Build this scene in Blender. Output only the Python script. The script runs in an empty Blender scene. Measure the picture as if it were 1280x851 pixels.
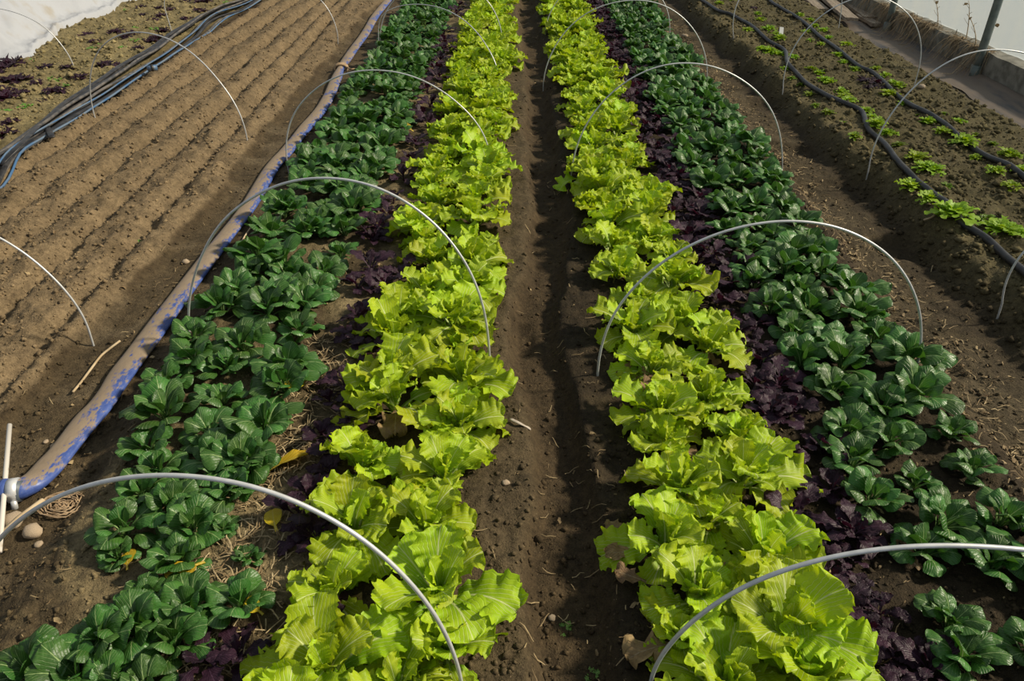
import bpy, math, random
import numpy as np
from mathutils import Vector, Matrix, Euler

# ------------------------------------------------------------------ camera, sky, sun, exposure
SC = bpy.context.scene
COL = SC.collection
F_PX, PITCH, YAW, CAM_H = 944.0, math.radians(33.5), math.radians(0.5), 1.62
cam_data = bpy.data.cameras.new('camera')
cam = bpy.data.objects.new('camera', cam_data)
COL.objects.link(cam)
cam_data.sensor_fit = 'HORIZONTAL'
cam_data.sensor_width = 36.0
cam_data.lens = F_PX / 1280 * 36.0
cam_data.clip_start = 0.02
cam.location = (0, 0, CAM_H)
cam.rotation_euler = (math.pi / 2 - PITCH, 0, YAW)
SC.camera = cam

world = bpy.data.worlds.new('world')
SC.world = world
world.use_nodes = True
_bg = world.node_tree.nodes['Background']
_bg.inputs['Color'].default_value = (0.80, 0.90, 1.0, 1)
_bg.inputs['Strength'].default_value = 0.34

sun_data = bpy.data.lights.new('sun', 'SUN')
sun = bpy.data.objects.new('sun', sun_data)
COL.objects.link(sun)
sun_data.energy = 5.1
sun_data.color = (1.0, 0.89, 0.70)
sun_data.angle = math.radians(5.5)
_sd = Vector((0.80, 0.10, 0.60)).normalized()          # towards the sun
sun.rotation_euler = (-_sd).to_track_quat('-Z', 'Y').to_euler()
sun.location = _sd * 20

SC.view_settings.view_transform = 'Standard'
SC.view_settings.look = 'None'
SC.view_settings.gamma = 1
SC.view_settings.use_curve_mapping = False
SC.view_settings.exposure = 0.0

rng = random.Random(7)
nrg = np.random.default_rng(7)

# ------------------------------------------------------------------ noise and ground shape
def _hash(ix, iy, seed):
    h = (ix.astype(np.int64) * 374761393 + iy.astype(np.int64) * 668265263 + seed * 974711) & 0xFFFFFFFF
    h = ((h ^ (h >> 13)) * 1274126177) & 0xFFFFFFFF
    h = ((h ^ (h >> 16)) * 2246822519) & 0xFFFFFFFF
    return ((h ^ (h >> 15)) & 0xFFFFFF) / float(0xFFFFFF)

def vnoise(x, y, seed=0):
    x = np.asarray(x, float); y = np.asarray(y, float)
    ix = np.floor(x); iy = np.floor(y)
    fx = x - ix; fy = y - iy
    fx = fx * fx * fx * (fx * (fx * 6 - 15) + 10); fy = fy * fy * fy * (fy * (fy * 6 - 15) + 10)
    a = _hash(ix, iy, seed); b = _hash(ix + 1, iy, seed)
    c = _hash(ix, iy + 1, seed); d = _hash(ix + 1, iy + 1, seed)
    return (a + (b - a) * fx) * (1 - fy) + (c + (d - c) * fx) * fy - 0.5

def fbm(x, y, seed=0, octv=4, gain=0.5):
    s = 0; a = 1.0
    for k in range(octv):
        s = s + a * vnoise(x * 2 ** k + 17.3 * k, y * 2 ** k - 9.1 * k, seed + k)
        a *= gain
    return s

def sm(e0, e1, x):
    t = np.clip((x - e0) / (e1 - e0), 0, 1)
    return t * t * (3 - 2 * t)

FURROWS = (-1.80, -2.09, -2.34, -2.60, -2.84)

def zones(x, y):
    """weights of the strips of ground, with ragged edges"""
    j = 0.05 * fbm(x * 3, y * 3, 50, 3) + 0.10 * vnoise(x * .8, y * .8, 51)
    xx = x + j
    z = {}
    z['farbed'] = 1 - sm(-3.30, -3.12, xx)
    z['tilled'] = sm(-3.08, -2.96, xx) * (1 - sm(-1.76, -1.62, xx))
    z['bedl'] = sm(-1.33, -1.18, xx) * (1 - sm(0.00, 0.07, xx))
    z['bedr'] = sm(0.17, 0.25, xx) * (1 - sm(1.45, 1.60, xx))
    z['seedbed'] = sm(1.86, 2.06, xx + .03 * vnoise(x * 5, y * 5, 77)) * (1 - sm(3.20, 3.34, xx))
    z['pathc'] = sm(0.0, 0.06, xx) * (1 - sm(0.18, 0.24, xx))
    z['pathl'] = sm(-1.72, -1.62, xx) * (1 - sm(-1.33, -1.2, xx))
    z['pathr'] = sm(1.5, 1.6, xx) * (1 - sm(1.88, 2.02, xx))
    z['mat'] = sm(3.24, 3.34, xx)
    return z

def ground(x, y):
    x = np.asarray(x, float); y = np.asarray(y, float)
    w = zones(x, y)
    h = (0.03 * w['farbed'] + 0.035 * w['tilled'] + 0.035 * w['bedl'] + 0.03 * w['bedr'] + 0.10 * w['seedbed']
         - 0.03 * w['pathc'] - 0.015 * w['pathl'] - 0.02 * w['pathr'])
    drift = 0.035 * np.clip(y - 2.5, 0, 20)
    f = 0
    for k, fx in enumerate(FURROWS):
        wob = 0.02 * vnoise(y * 1.7, y * 0 + k, 90 + k)
        d = x - (fx - drift * (1 if k == 0 else .35 if k == 1 else .2)) - wob
        g = np.exp(-(d / 0.036) ** 2) * (0.9 + .9 * vnoise(y * 3, y * 0 + k, 96))
        f = f - 0.046 * g + 0.016 * np.exp(-((d + .085) / 0.05) ** 2) + 0.012 * np.exp(-((d - .085) / .05) ** 2)
    h = h + w['tilled'] * f
    rough = 1.0 + 1.15 * w['tilled'] + 1.5 * w['farbed'] + 1.3 * w['seedbed'] + .25 * w['bedl'] + .2 * w['bedr'] - .35 * w['pathl'] - .7 * w['mat'] - .15 * w['pathc']
    n = 0.018 * fbm(x * 2, y * 2, 1, 2) + rough * (0.012 * fbm(x * 9, y * 9, 11, 2) + 0.008 * fbm(x * 28, y * 28, 21, 2)
        + 0.006 * np.maximum(fbm(x * 60, y * 60, 31, 2), -.1))
    # old footprints in the right-hand path
    n = n - 0.03 * w['pathr'] * sm(.12, .3, vnoise(x * 5, y * 3, 41)) - .02 * w['pathc'] * sm(.1, .3, vnoise(x * 7, y * 4, 42))
    n = n + 0.05 * sm(1.8, 2.05, x) * (1 - sm(2.1, 2.5, x)) * fbm(x * 4, y * 4, 44, 2)
    return h + n

def g1(x, y):
    return float(ground(np.array([x]), np.array([y]))[0])

_cp, _sp, _cy, _sy = math.cos(PITCH), math.sin(PITCH), math.cos(YAW), math.sin(YAW)
def ray(px, py):
    """direction in the world of a point measured on the photograph (1280 x 851)"""
    u, v = px - 640.0, py - 425.5
    fw = F_PX * _cp - v * _sp
    dn = F_PX * _sp + v * _cp
    return Vector((u * _cy - fw * _sy, u * _sy + fw * _cy, -dn)).normalized()

def at(px, py, h=0.0):
    """ground point (plus h) seen at a point of the photograph"""
    d = ray(px, py); z = 0.0
    for _ in range(12):
        t = (z + h - CAM_H) / d.z
        x, y = d.x * t, d.y * t
        z = .5 * z + .5 * g1(x, y)
    return Vector((x, y, z + h))

# ------------------------------------------------------------------ material helpers
class NT:
    def __init__(self, name):
        self.m = bpy.data.materials.new(name); self.m.use_nodes = True
        self.t = self.m.node_tree
        for n in list(self.t.nodes): self.t.nodes.remove(n)
        self.out = self.n('ShaderNodeOutputMaterial')
    def n(self, kind, **kw):
        nd = self.t.nodes.new(kind)
        for k, v in kw.items(): setattr(nd, k, v)
        return nd
    def put(self, sock, v):
        if v is None: return
        if hasattr(v, 'is_output'): self.t.links.new(v, sock)
        else:
            if hasattr(sock.default_value, '__len__') and len(sock.default_value) == 4 and len(v) == 3: v = (*v, 1)
            sock.default_value = v
    def math(self, op, a, b=None, c=None, clamp=False):
        nd = self.n('ShaderNodeMath', operation=op, use_clamp=clamp)
        for i, v in enumerate((a, b, c)): self.put(nd.inputs[i], v)
        return nd.outputs[0]
    def ramp(self, v, a, b, lo=0.0, hi=1.0):
        nd = self.n('ShaderNodeMapRange', interpolation_type='SMOOTHSTEP')
        for i, q in enumerate((v, a, b, lo, hi)): self.put(nd.inputs[i], q)
        return nd.outputs[0]
    def mix(self, f, a, b, mode='MIX'):
        nd = self.n('ShaderNodeMix', data_type='RGBA', blend_type=mode)
        self.put(nd.inputs[0], f); self.put(nd.inputs[6], a); self.put(nd.inputs[7], b)
        return nd.outputs[2]
    def noise(self, vec, scale, detail=3, rough=.55, out=0):
        nd = self.n('ShaderNodeTexNoise')
        self.put(nd.inputs['Vector'], vec); nd.inputs['Scale'].default_value = scale
        nd.inputs['Detail'].default_value = detail; nd.inputs['Roughness'].default_value = rough
        return nd.outputs[out]
    def coord(self, which='Object'):
        return self.n('ShaderNodeTexCoord').outputs[which]
    def bump(self, h, strength, dist):
        nd = self.n('ShaderNodeBump'); nd.inputs['Strength'].default_value = strength; nd.inputs['Distance'].default_value = dist
        self.put(nd.inputs['Height'], h); return nd.outputs[0]
    def bsdf(self, color, rough=.6, normal=None, metallic=0.0, spec=.5):
        nd = self.n('ShaderNodeBsdfPrincipled')
        self.put(nd.inputs['Base Color'], color); self.put(nd.inputs['Roughness'], rough)
        nd.inputs['Metallic'].default_value = metallic
        nd.inputs['Specular IOR Level'].default_value = spec
        if normal is not None: self.put(nd.inputs['Normal'], normal)
        return nd.outputs[0]
    def done(self, sh):
        self.t.links.new(sh, self.out.inputs['Surface']); return self.m

def leaf_material(name, base, edge, vein, trans, tmix, rough, nveins, slant, vein_amt, bump, spec=.5, hue=.02, val=.35, bd=.004, heart=None):
    m = NT(name)
    uv = m.n('ShaderNodeSeparateXYZ'); m.put(uv.inputs[0], m.coord('UV'))
    x = m.math('MULTIPLY', m.math('ABSOLUTE', m.math('SUBTRACT', uv.outputs[0], .5)), 2.0)
    t = uv.outputs[1]
    r = m.math('MULTIPLY_ADD', t, -.085, .105)
    mid = m.ramp(x, r, m.math('MULTIPLY', r, .25))
    wv = m.math('MULTIPLY', m.math('SUBTRACT', m.noise(m.coord('UV'), 5, 2), .5), .10)
    s = m.math('MULTIPLY', m.math('ADD', m.math('SUBTRACT', t, m.math('MULTIPLY', m.math('POWER', x, .8), slant)), wv), nveins)
    d = m.math('ABSOLUTE', m.math('SUBTRACT', m.math('FRACT', s), .5))
    lat = m.math('MULTIPLY', m.ramp(d, .42, .492), m.ramp(x, .95, .25))
    v = m.math('MAXIMUM', mid, m.math('MULTIPLY', lat, vein_amt))
    info = m.n('ShaderNodeObjectInfo')
    ng = m.noise(m.coord('Object'), 22, 3)
    c = m.mix(m.ramp(ng, .3, .75), base, edge)
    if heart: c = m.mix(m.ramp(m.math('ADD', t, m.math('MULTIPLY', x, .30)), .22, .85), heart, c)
    hs = m.n('ShaderNodeHueSaturation')
    m.put(hs.inputs['Hue'], m.math('MULTIPLY_ADD', info.outputs['Random'], hue, .5 - hue / 2))
    m.put(hs.inputs['Value'], m.math('MULTIPLY_ADD', info.outputs['Random'], val, 1 - val / 2))
    m.put(hs.inputs['Color'], c)
    c = m.mix(1.0, hs.outputs[0], info.outputs['Color'], 'MULTIPLY')
    c = m.mix(v, c, vein)
    hgt = m.math('ADD', m.math('MULTIPLY', m.ramp(d, .5, .34), .45), m.math('MULTIPLY', m.noise(m.coord('Object'), 60, 2), 1.0))
    nrm = m.bump(hgt, bump, bd)
    pb = m.bsdf(c, rough, nrm, spec=spec)
    tr = m.n('ShaderNodeBsdfTranslucent')
    m.put(tr.inputs[0], m.mix(1.0, m.mix(v, trans, vein), info.outputs['Color'], 'MULTIPLY')); m.put(tr.inputs['Normal'], nrm)
    ms = m.n('ShaderNodeMixShader'); ms.inputs[0].default_value = tmix
    m.t.links.new(pb, ms.inputs[1]); m.t.links.new(tr.outputs[0], ms.inputs[2])
    return m.done(ms.outputs[0])

def soil_material(name, bumpd=.010):
    m = NT(name)
    at_ = m.n('ShaderNodeAttribute'); at_.attribute_name = 'soil'
    p = m.coord('Object')
    n1 = m.noise(p, 45, 5, .65); n2 = m.noise(p, 190, 3, .6); n3 = m.noise(p, 9, 4, .6)
    f = m.math('ADD', m.math('MULTIPLY', n1, .9), m.math('MULTIPLY', n2, .7))
    k = m.ramp(f, .45, 1.15, .50, 1.5)
    k = m.math('MULTIPLY', k, m.ramp(n3, .25, .75, .78, 1.22))
    cc = m.n('ShaderNodeVectorMath', operation='SCALE')
    m.put(cc.inputs[0], at_.outputs['Color']); m.put(cc.inputs['Scale'], k)
    speck = m.ramp(m.noise(p, 120, 2, .5), .70, .76)
    c = m.mix(m.math('MULTIPLY', speck, .5), cc.outputs[0], (.30, .22, .13))
    h = m.math('ADD', m.math('MULTIPLY', n1, 1.0), m.math('MULTIPLY', n2, .45))
    return m.done(m.bsdf(c, .9, m.bump(h, .9, bumpd), spec=.2))

def simple_material(name, c1, c2, scale=8, rough=.6, bump=.2, bd=.003, metallic=0, stretch=None, lo=.35, hi=.65, spec=.5, detail=4):
    m = NT(name)
    p = m.coord('Object')
    if stretch:
        mp = m.n('ShaderNodeMapping'); m.put(mp.inputs[0], p); mp.inputs['Scale'].default_value = stretch; p = mp.outputs[0]
    n = m.noise(p, scale, detail, .6)
    return m.done(m.bsdf(m.mix(m.ramp(n, lo, hi), c1, c2), rough, m.bump(n, bump, bd), metallic, spec))

def attr_material(name, rough=.8, trans=0.0):
    m = NT(name)
    a = m.n('ShaderNodeAttribute'); a.attribute_name = 'tone'
    n = m.noise(m.coord('Object'), 60, 3)
    c = m.mix(m.ramp(n, .3, .7, 0, .55), a.outputs['Color'], (.10, .06, .03), 'MIX')
    pb = m.bsdf(c, rough, m.bump(n, .4, .003), spec=.2)
    return m.done(pb)

M = {}
M['soil'] = soil_material('soil')
M['crumb'] = soil_material('soil_crumb', .004)
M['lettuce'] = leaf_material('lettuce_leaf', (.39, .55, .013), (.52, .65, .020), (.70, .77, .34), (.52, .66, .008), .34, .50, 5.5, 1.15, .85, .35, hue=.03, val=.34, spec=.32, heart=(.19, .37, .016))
M['tatsoi'] = leaf_material('tatsoi_leaf', (.031, .098, .015), (.062, .168, .027), (.30, .42, .16), (.09, .26, .02), .18, .42, 6.5, .75, .66, .5, spec=.45, hue=.025, val=.5, bd=.005)
M['stalk'] = leaf_material('pale_leaf', (.10, .26, .03), (.18, .34, .05), (.33, .45, .12), (.2, .4, .03), .2, .4, 8, .4, .4, .5)
M['mustard'] = leaf_material('purple_mustard_leaf', (.020, .007, .016), (.036, .013, .027), (.085, .038, .070), (.09, .012, .035), .14, .52, 8, .6, .45, .8, hue=.03, val=.6, bd=.005, spec=.3)
M['seedling'] = leaf_material('seedling_leaf', (.26, .44, .015), (.38, .56, .03), (.40, .56, .05), (.42, .60, .01), .35, .5, 7, .5, .2, .3, hue=.03, val=.3)
M['withered'] = leaf_material('withered_leaf', (.19, .115, .05), (.33, .22, .10), (.36, .27, .16), (.4, .25, .08), .15, .75, 7, .5, .4, .8, hue=.02, val=.5)
M['yellow'] = leaf_material('yellow_leaf', (.60, .40, .010), (.72, .55, .03), (.75, .62, .15), (.6, .42, .01), .25, .5, 8, .45, .4, .6)
M['hoop'] = simple_material('galvanised_hoop', (.56, .57, .57), (.68, .69, .69), 30, .42, .1, .001, metallic=.35)
M['black'] = simple_material('black_polythene', (.012, .012, .014), (.045, .042, .04), 14, .45, .2, .002)
M['grey_hose'] = simple_material('grey_drip_tape', (.05, .05, .052), (.14, .125, .11), 12, .5, .2, .002)
M['blue_hose'] = simple_material('blue_pipe', (.05, .13, .27), (.13, .17, .22), 9, .5, .1, .002)
M['metal'] = simple_material('steel', (.55, .56, .57), (.68, .68, .68), 20, .4, .1, .001, metallic=.35)
M['coupling'] = simple_material('grey_plastic', (.06, .08, .10), (.10, .12, .14), 20, .5, .1, .001)
M['post'] = simple_material('galvanised_post', (.10, .125, .11), (.17, .19, .17), 14, .42, .15, .002, metallic=.25)
M['concrete'] = simple_material('concrete', (.13, .12, .09), (.27, .25, .20), 9, .9, .6, .008)
M['wood'] = simple_material('weathered_wood', (.20, .15, .105), (.36, .29, .21), 6, .8, .5, .004, stretch=(8, 1, 8))
M['stick'] = simple_material('pale_wood', (.40, .29, .16), (.55, .43, .27), 12, .75, .4, .003)
M['white'] = simple_material('white_paint', (.62, .58, .52), (.40, .33, .24), 30, .6, .2, .001, lo=.55, hi=.75)
M['stone'] = simple_material('stone', (.33, .24, .15), (.48, .38, .27), 22, .85, .5, .004)
M['tag'] = simple_material('white_plastic', (.75, .75, .72), (.8, .8, .78), 20, .5, .05, .001)
M['straw_pale'] = simple_material('pale_peel', (.36, .30, .24), (.46, .40, .33), 30, .8, .3, .002)
M['straw'] = attr_material('straw', .7)
M['mat'] = simple_material('black_ground_fabric', (.05, .05, .055), (.15, .115, .085), 2.2, .7, .25, .003, stretch=(3, .6, 1), lo=.30, hi=.52)
M['cord'] = simple_material('cord', (.30, .20, .11), (.42, .30, .18), 40, .9, .5, .002)

def tarp_material():
    m = NT('white_row_cover')
    p = m.coord('Object')
    n = m.noise(p, 3.5, 4); n2 = m.noise(p, 14, 4)
    c = m.mix(m.ramp(n, .52, .75), (.50, .52, .56), (.43, .40, .35))
    nrm = m.bump(n2, .25, .02)
    pb = m.bsdf(c, .75, nrm, spec=.2)
    tr = m.n('ShaderNodeBsdfTranslucent'); tr.inputs[0].default_value = (.55, .57, .62, 1)
    ms = m.n('ShaderNodeMixShader'); ms.inputs[0].default_value = .25
    m.t.links.new(pb, ms.inputs[1]); m.t.links.new(tr.outputs[0], ms.inputs[2])
    return m.done(ms.outputs[0])
M['tarp'] = tarp_material()

def film_material():
    m = NT('greenhouse_film')
    p = m.coord('Object')
    mp = m.n('ShaderNodeMapping'); m.put(mp.inputs[0], p); mp.inputs['Scale'].default_value = (1, 2.0, .25)
    n = m.noise(mp.outputs[0], 3, 3)
    tr = m.n('ShaderNodeBsdfTranslucent'); m.put(tr.inputs[0], m.mix(m.ramp(n, .3, .7), (.74, .88, 1.0), (.80, .92, 1.0)))
    df = m.bsdf((.70, .73, .75), .35)
    tp = m.n('ShaderNodeBsdfTransparent')
    a = m.n('ShaderNodeMixShader'); a.inputs[0].default_value = .25
    m.t.links.new(tr.outputs[0], a.inputs[1]); m.t.links.new(df, a.inputs[2])
    b = m.n('ShaderNodeMixShader'); b.inputs[0].default_value = .58
    m.t.links.new(a.outputs[0], b.inputs[1]); m.t.links.new(tp.outputs[0], b.inputs[2])
    return m.done(b.outputs[0])
M['film'] = film_material()

def layflat_material():
    m = NT('muddy_blue_hose')
    p = m.coord('Object'); uv = m.n('ShaderNodeSeparateXYZ'); m.put(uv.inputs[0], m.coord('UV'))
    mp = m.n('ShaderNodeMapping'); m.put(mp.inputs[0], p); mp.inputs['Scale'].default_value = (1, .4, 1)
    n = m.noise(mp.outputs[0], 16, 5, .65); n2 = m.noise(mp.outputs[0], 70, 4, .7)
    side = uv.outputs[0]                                   # 0..1 around the hose, mud settles on top, rubbed off along one edge
    k = m.math('ADD', m.math('ADD', m.math('MULTIPLY', n, 1.25), m.math('MULTIPLY', n2, .95)), m.math('MULTIPLY', side, .62))
    c = m.mix(m.ramp(n2, .3, .7), (.040, .075, .27), (.075, .125, .36))
    mud = m.mix(n2, (.20, .145, .083), (.33, .25, .15))
    f = m.ramp(k, 1.24, 1.42)
    c = m.mix(m.math('MULTIPLY', f, .93), c, mud)
    return m.done(m.bsdf(c, m.math('MULTIPLY_ADD', f, .4, .42), m.bump(n2, .3, .002)))
M['layflat'] = layflat_material()

# ------------------------------------------------------------------ object helpers
def tag(o, label=None, cat=None, group=None, kind=None):
    if label: o['label'] = label
    if cat: o['category'] = cat
    if group: o['group'] = group
    if kind: o['kind'] = kind
    return o

def mesh_np(name, V, Fq, mat=None, smooth=True, uv=None, attr=None):
    """one mesh from numpy vertices and a list / array of faces"""
    me = bpy.data.meshes.new(name)
    V = np.asarray(V, np.float32)
    if isinstance(Fq, np.ndarray):
        nf, k = Fq.shape
        me.vertices.add(len(V)); me.vertices.foreach_set('co', V.ravel())
        me.loops.add(nf * k); me.loops.foreach_set('vertex_index', Fq.astype(np.int32).ravel())
        me.polygons.add(nf)
        me.polygons.foreach_set('loop_start', np.arange(0, nf * k, k, dtype=np.int32))
        me.polygons.foreach_set('loop_total', np.full(nf, k, np.int32))
        me.update(calc_edges=True)
    else:
        me.from_pydata(V.tolist(), [], [tuple(f) for f in Fq])
    if uv is not None:
        uvl = me.uv_layers.new(name='UVMap')
        li = np.empty(len(me.loops), np.int32); me.loops.foreach_get('vertex_index', li)
        uvl.data.foreach_set('uv', np.asarray(uv, np.float32)[li].ravel())
    if attr is not None:
        nm, c = attr
        a = me.color_attributes.new(nm, 'FLOAT_COLOR', 'POINT')
        c4 = np.ones((len(V), 4), np.float32); c4[:, :3] = c
        a.data.foreach_set('color', c4.ravel())
    if smooth: me.polygons.foreach_set('use_smooth', np.ones(len(me.polygons), bool))
    if mat: me.materials.append(mat)
    return me

def link(name, me, parent=None, loc=(0, 0, 0)):
    o = bpy.data.objects.new(name, me); COL.objects.link(o)
    o.location = loc
    if parent is not None: o.parent = parent
    return o

def empty(name, loc, rz=0.0):
    o = bpy.data.objects.new(name, None); COL.objects.link(o)
    o.location = loc; o.rotation_euler = (0, 0, rz); o.empty_display_size = .05
    return o

def catmull(P, n):
    P = np.asarray(P, float)
    Q = np.vstack([2 * P[0] - P[1], P, 2 * P[-1] - P[-2]])
    out = []
    for i in range(1, len(Q) - 2):
        t = np.linspace(0, 1, n, endpoint=False)[:, None]
        a, b, c, d = Q[i - 1], Q[i], Q[i + 1], Q[i + 2]
        out.append(.5 * ((2 * b) + (c - a) * t + (2 * a - 5 * b + 4 * c - d) * t * t + (3 * b - a - 3 * c + d) * t ** 3))
    return np.vstack(out + [P[-1:]])

def tube(P, r, n=8, flat=None, up=(0, 0, 1)):
    """sweep a round or flattened section along P; returns V, F(list), UV"""
    P = np.asarray(P, float); N = len(P)
    r = np.broadcast_to(np.asarray(r, float), (N,))
    fl = np.broadcast_to(np.asarray(1.0 if flat is None else flat, float), (N,))
    T = np.gradient(P, axis=0); T /= np.linalg.norm(T, axis=1)[:, None] + 1e-9
    up = np.asarray(up, float)
    S = np.cross(T, up); S /= np.linalg.norm(S, axis=1)[:, None] + 1e-9
    for i in range(1, N):
        if np.dot(S[i], S[i - 1]) < 0: S[i] = -S[i]
    U = np.cross(S, T)
    a = np.linspace(0, 2 * math.pi, n, endpoint=False)
    V = (P[:, None, :] + r[:, None, None] * (np.cos(a)[None, :, None] * S[:, None, :] + fl[:, None, None] * np.sin(a)[None, :, None] * U[:, None, :])).reshape(-1, 3)
    F = [(i * n + k, i * n + (k + 1) % n, (i + 1) * n + (k + 1) % n, (i + 1) * n + k) for i in range(N - 1) for k in range(n)]
    F.append(tuple(range(n))[::-1]); F.append(tuple((N - 1) * n + k for k in range(n)))
    return V, F

def tube_obj(name, P, r, mat, n=8, parent=None, flat=None, up=(0, 0, 1)):
    V, F = tube(P, r, n, flat, up)
    c = np.zeros(3) if parent is not None else V.mean(0) * [1, 1, 0]
    return link(name, mesh_np(name, V - c, F, mat), parent, c)

# ------------------------------------------------------------------ the ground
def soil_colour(x, y, z):
    w = zones(x, y)
    dry = np.array([0.1647, 0.1190, 0.0661]); wet = np.array([0.0512, 0.0346, 0.0174]); bed = np.array([0.0732, 0.0538, 0.0287])
    pale = np.array([0.1922, 0.1492, 0.0780]); dark = np.array([0.0320, 0.0230, 0.0122]); gre = np.array([0.0759, 0.0605, 0.0452])
    c = np.broadcast_to(wet, x.shape + (3,)).copy()
    def lay(k, col):
        nonlocal c
        c = c * (1 - k[..., None]) + col * k[..., None]
    n = fbm(x * 2.2, y * 2.2, 60, 4); n2 = fbm(x * 7, y * 7, 64, 3)
    lay(sm(.30, .62, w['tilled'] + .30 * n2 + .25 * n), dry * 1.02)
    lay(w['tilled'] * sm(.1, .5, n2) * .35, np.array([0.0997, 0.0701, 0.0365]))
    lay(w['farbed'], np.array([0.1967, 0.1584, 0.0766]) )
    lay(w['farbed'] * sm(0, .5, n2) * .55, np.array([0.0878, 0.0730, 0.0305]))
    lay(w['bedl'], bed); lay(w['bedl'] * sm(-.35, .25, n2) * (1 - sm(-.60, -.48, x)), pale)
    lay(w['bedr'], dark); lay(w['bedr'] * sm(.1, .5, n2) * .5, np.array([0.0586, 0.0432, 0.0218]))
    lay(w['pathc'], np.array([0.0531, 0.0365, 0.0183])); lay(w['pathc'] * sm(.05, .4, n) * .5, np.array([0.0732, 0.0538, 0.0296]))
    lay(w['pathr'], np.array([0.0613, 0.0461, 0.0244])); lay(w['pathr'] * sm(-.1, .4, n) * .5, np.array([0.0933, 0.0730, 0.0418]))
    lay(w['pathl'], np.array([0.0732, 0.0528, 0.0278])); lay(w['pathl'] * sm(.1, .35, n2 + .5 * n) * .7, np.array([0.1171, 0.0883, 0.0513]))
    lay(w['pathr'] * sm(1.72, 1.84, x + .08 * n2) * .6, np.array([0.0366, 0.0259, 0.0139]))
    lay(w['seedbed'], np.array([0.1144, 0.0941, 0.0435])); lay(w['seedbed'] * sm(.05, .45, n2) * .5, np.array([0.1171, 0.0950, 0.0487]))
    lay(w['mat'], np.array([0.1171, 0.0950, 0.0609]))
    return c

def build_ground():
    NX, NY = 640, 560
    yy = 0.35 * (14.5 / 0.35) ** (np.linspace(0, 1, NY))
    yy = np.concatenate([yy[:1] - .5, yy]); NY += 1
    s = np.linspace(-1, 1, NX)
    s = .85 * s + .15 * s ** 3
    W = 2.3 + 0.66 * yy
    X = s[None, :] * W[:, None]; Y = np.repeat(yy[:, None], NX, 1)
    Z = ground(X, Y)
    C = soil_colour(X, Y, Z)
    V = np.stack([X, Y, Z], -1).reshape(-1, 3)
    i, j = np.meshgrid(np.arange(NY - 1), np.arange(NX - 1), indexing='ij')
    a = (i * NX + j).ravel()
    F = np.stack([a, a + 1, a + NX + 1, a + NX], 1)
    me = mesh_np('floor', V, F, M['soil'], attr=('soil', C.reshape(-1, 3)))
    tag(link('floor', me), 'bare soil floor of the tunnel with beds, furrows and trodden paths', kind='structure')
build_ground()

# ------------------------------------------------------------------ the tunnel's side: film, concrete kerb, posts
K0 = at(1280, 124); K1 = at(1115, 46)
KX = (K0.x + K1.x) / 2 + .02
def box(x0, x1, y0, y1, z0, z1, nseg=1, jit=0.0, seed=0):
    ys = np.linspace(y0, y1, nseg + 1); V = []; F = []
    r = np.random.default_rng(seed)
    for k, y in enumerate(ys):
        for (x, z) in ((x0, z0), (x0, z1), (x1, z1), (x1, z0)):
            V.append((x + r.uniform(-jit, jit), y, z + r.uniform(-jit, jit)))
    for k in range(nseg):
        for q in range(4):
            F.append((k * 4 + q, k * 4 + (q + 1) % 4, k * 4 + 4 + (q + 1) % 4, k * 4 + 4 + q))
    F.append((0, 3, 2, 1)); b = nseg * 4; F.append((b, b + 1, b + 2, b + 3))
    return V, F
V, F = box(KX, KX + .17, 1.0, 14.4, -.08, .20, 90, .006, 3)
tag(link('trim_1', mesh_np('trim_1', V, F, M['concrete'], smooth=False)), 'low concrete kerb along the foot of the plastic wall', kind='structure')
def build_film():
    ny, nz = 140, 14
    y = np.linspace(1.0, 14.4, ny); z = np.linspace(.17, 1.45, nz)
    Y, Z = np.meshgrid(y, z)
    X = KX + .14 - .02 * (Z - .2) ** 2 + .012 * fbm(Y * 1.3, Z * .6, 120, 3)
    V = np.stack([X, Y, Z], -1).reshape(-1, 3)
    F = np.array([(r * ny + c, r * ny + c + 1, (r + 1) * ny + c + 1, (r + 1) * ny + c) for r in range(nz - 1) for c in range(ny - 1)])
    tag(link('wall_right', mesh_np('wall_right', V, F, M['film'])), 'white translucent plastic side wall of the tunnel', kind='structure')
build_film()
for k, (px, py, lab) in enumerate(((1222, 97, 'grey green steel tube post nearer to the camera at the concrete kerb'), (1111, 41, 'grey green steel tube post farther along the kerb behind dry grass'))):
    p = at(px, py); p.x = KX - .045
    e = empty('support_post', (p.x, p.y, 0)); tag(e, lab, 'post', 'steel posts along the plastic wall')
    zz = np.linspace(-.05, 1.75, 8)
    tube_obj('pole', np.stack([0 * zz, 0 * zz, zz], 1), .032, M['post'], 14, e, up=(0, 1, 0))
    tube_obj('ground_sleeve', [(0, 0, -.06), (0, 0, .02), (0, 0, .10)], .041, M['post'], 14, e, up=(0, 1, 0))

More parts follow.
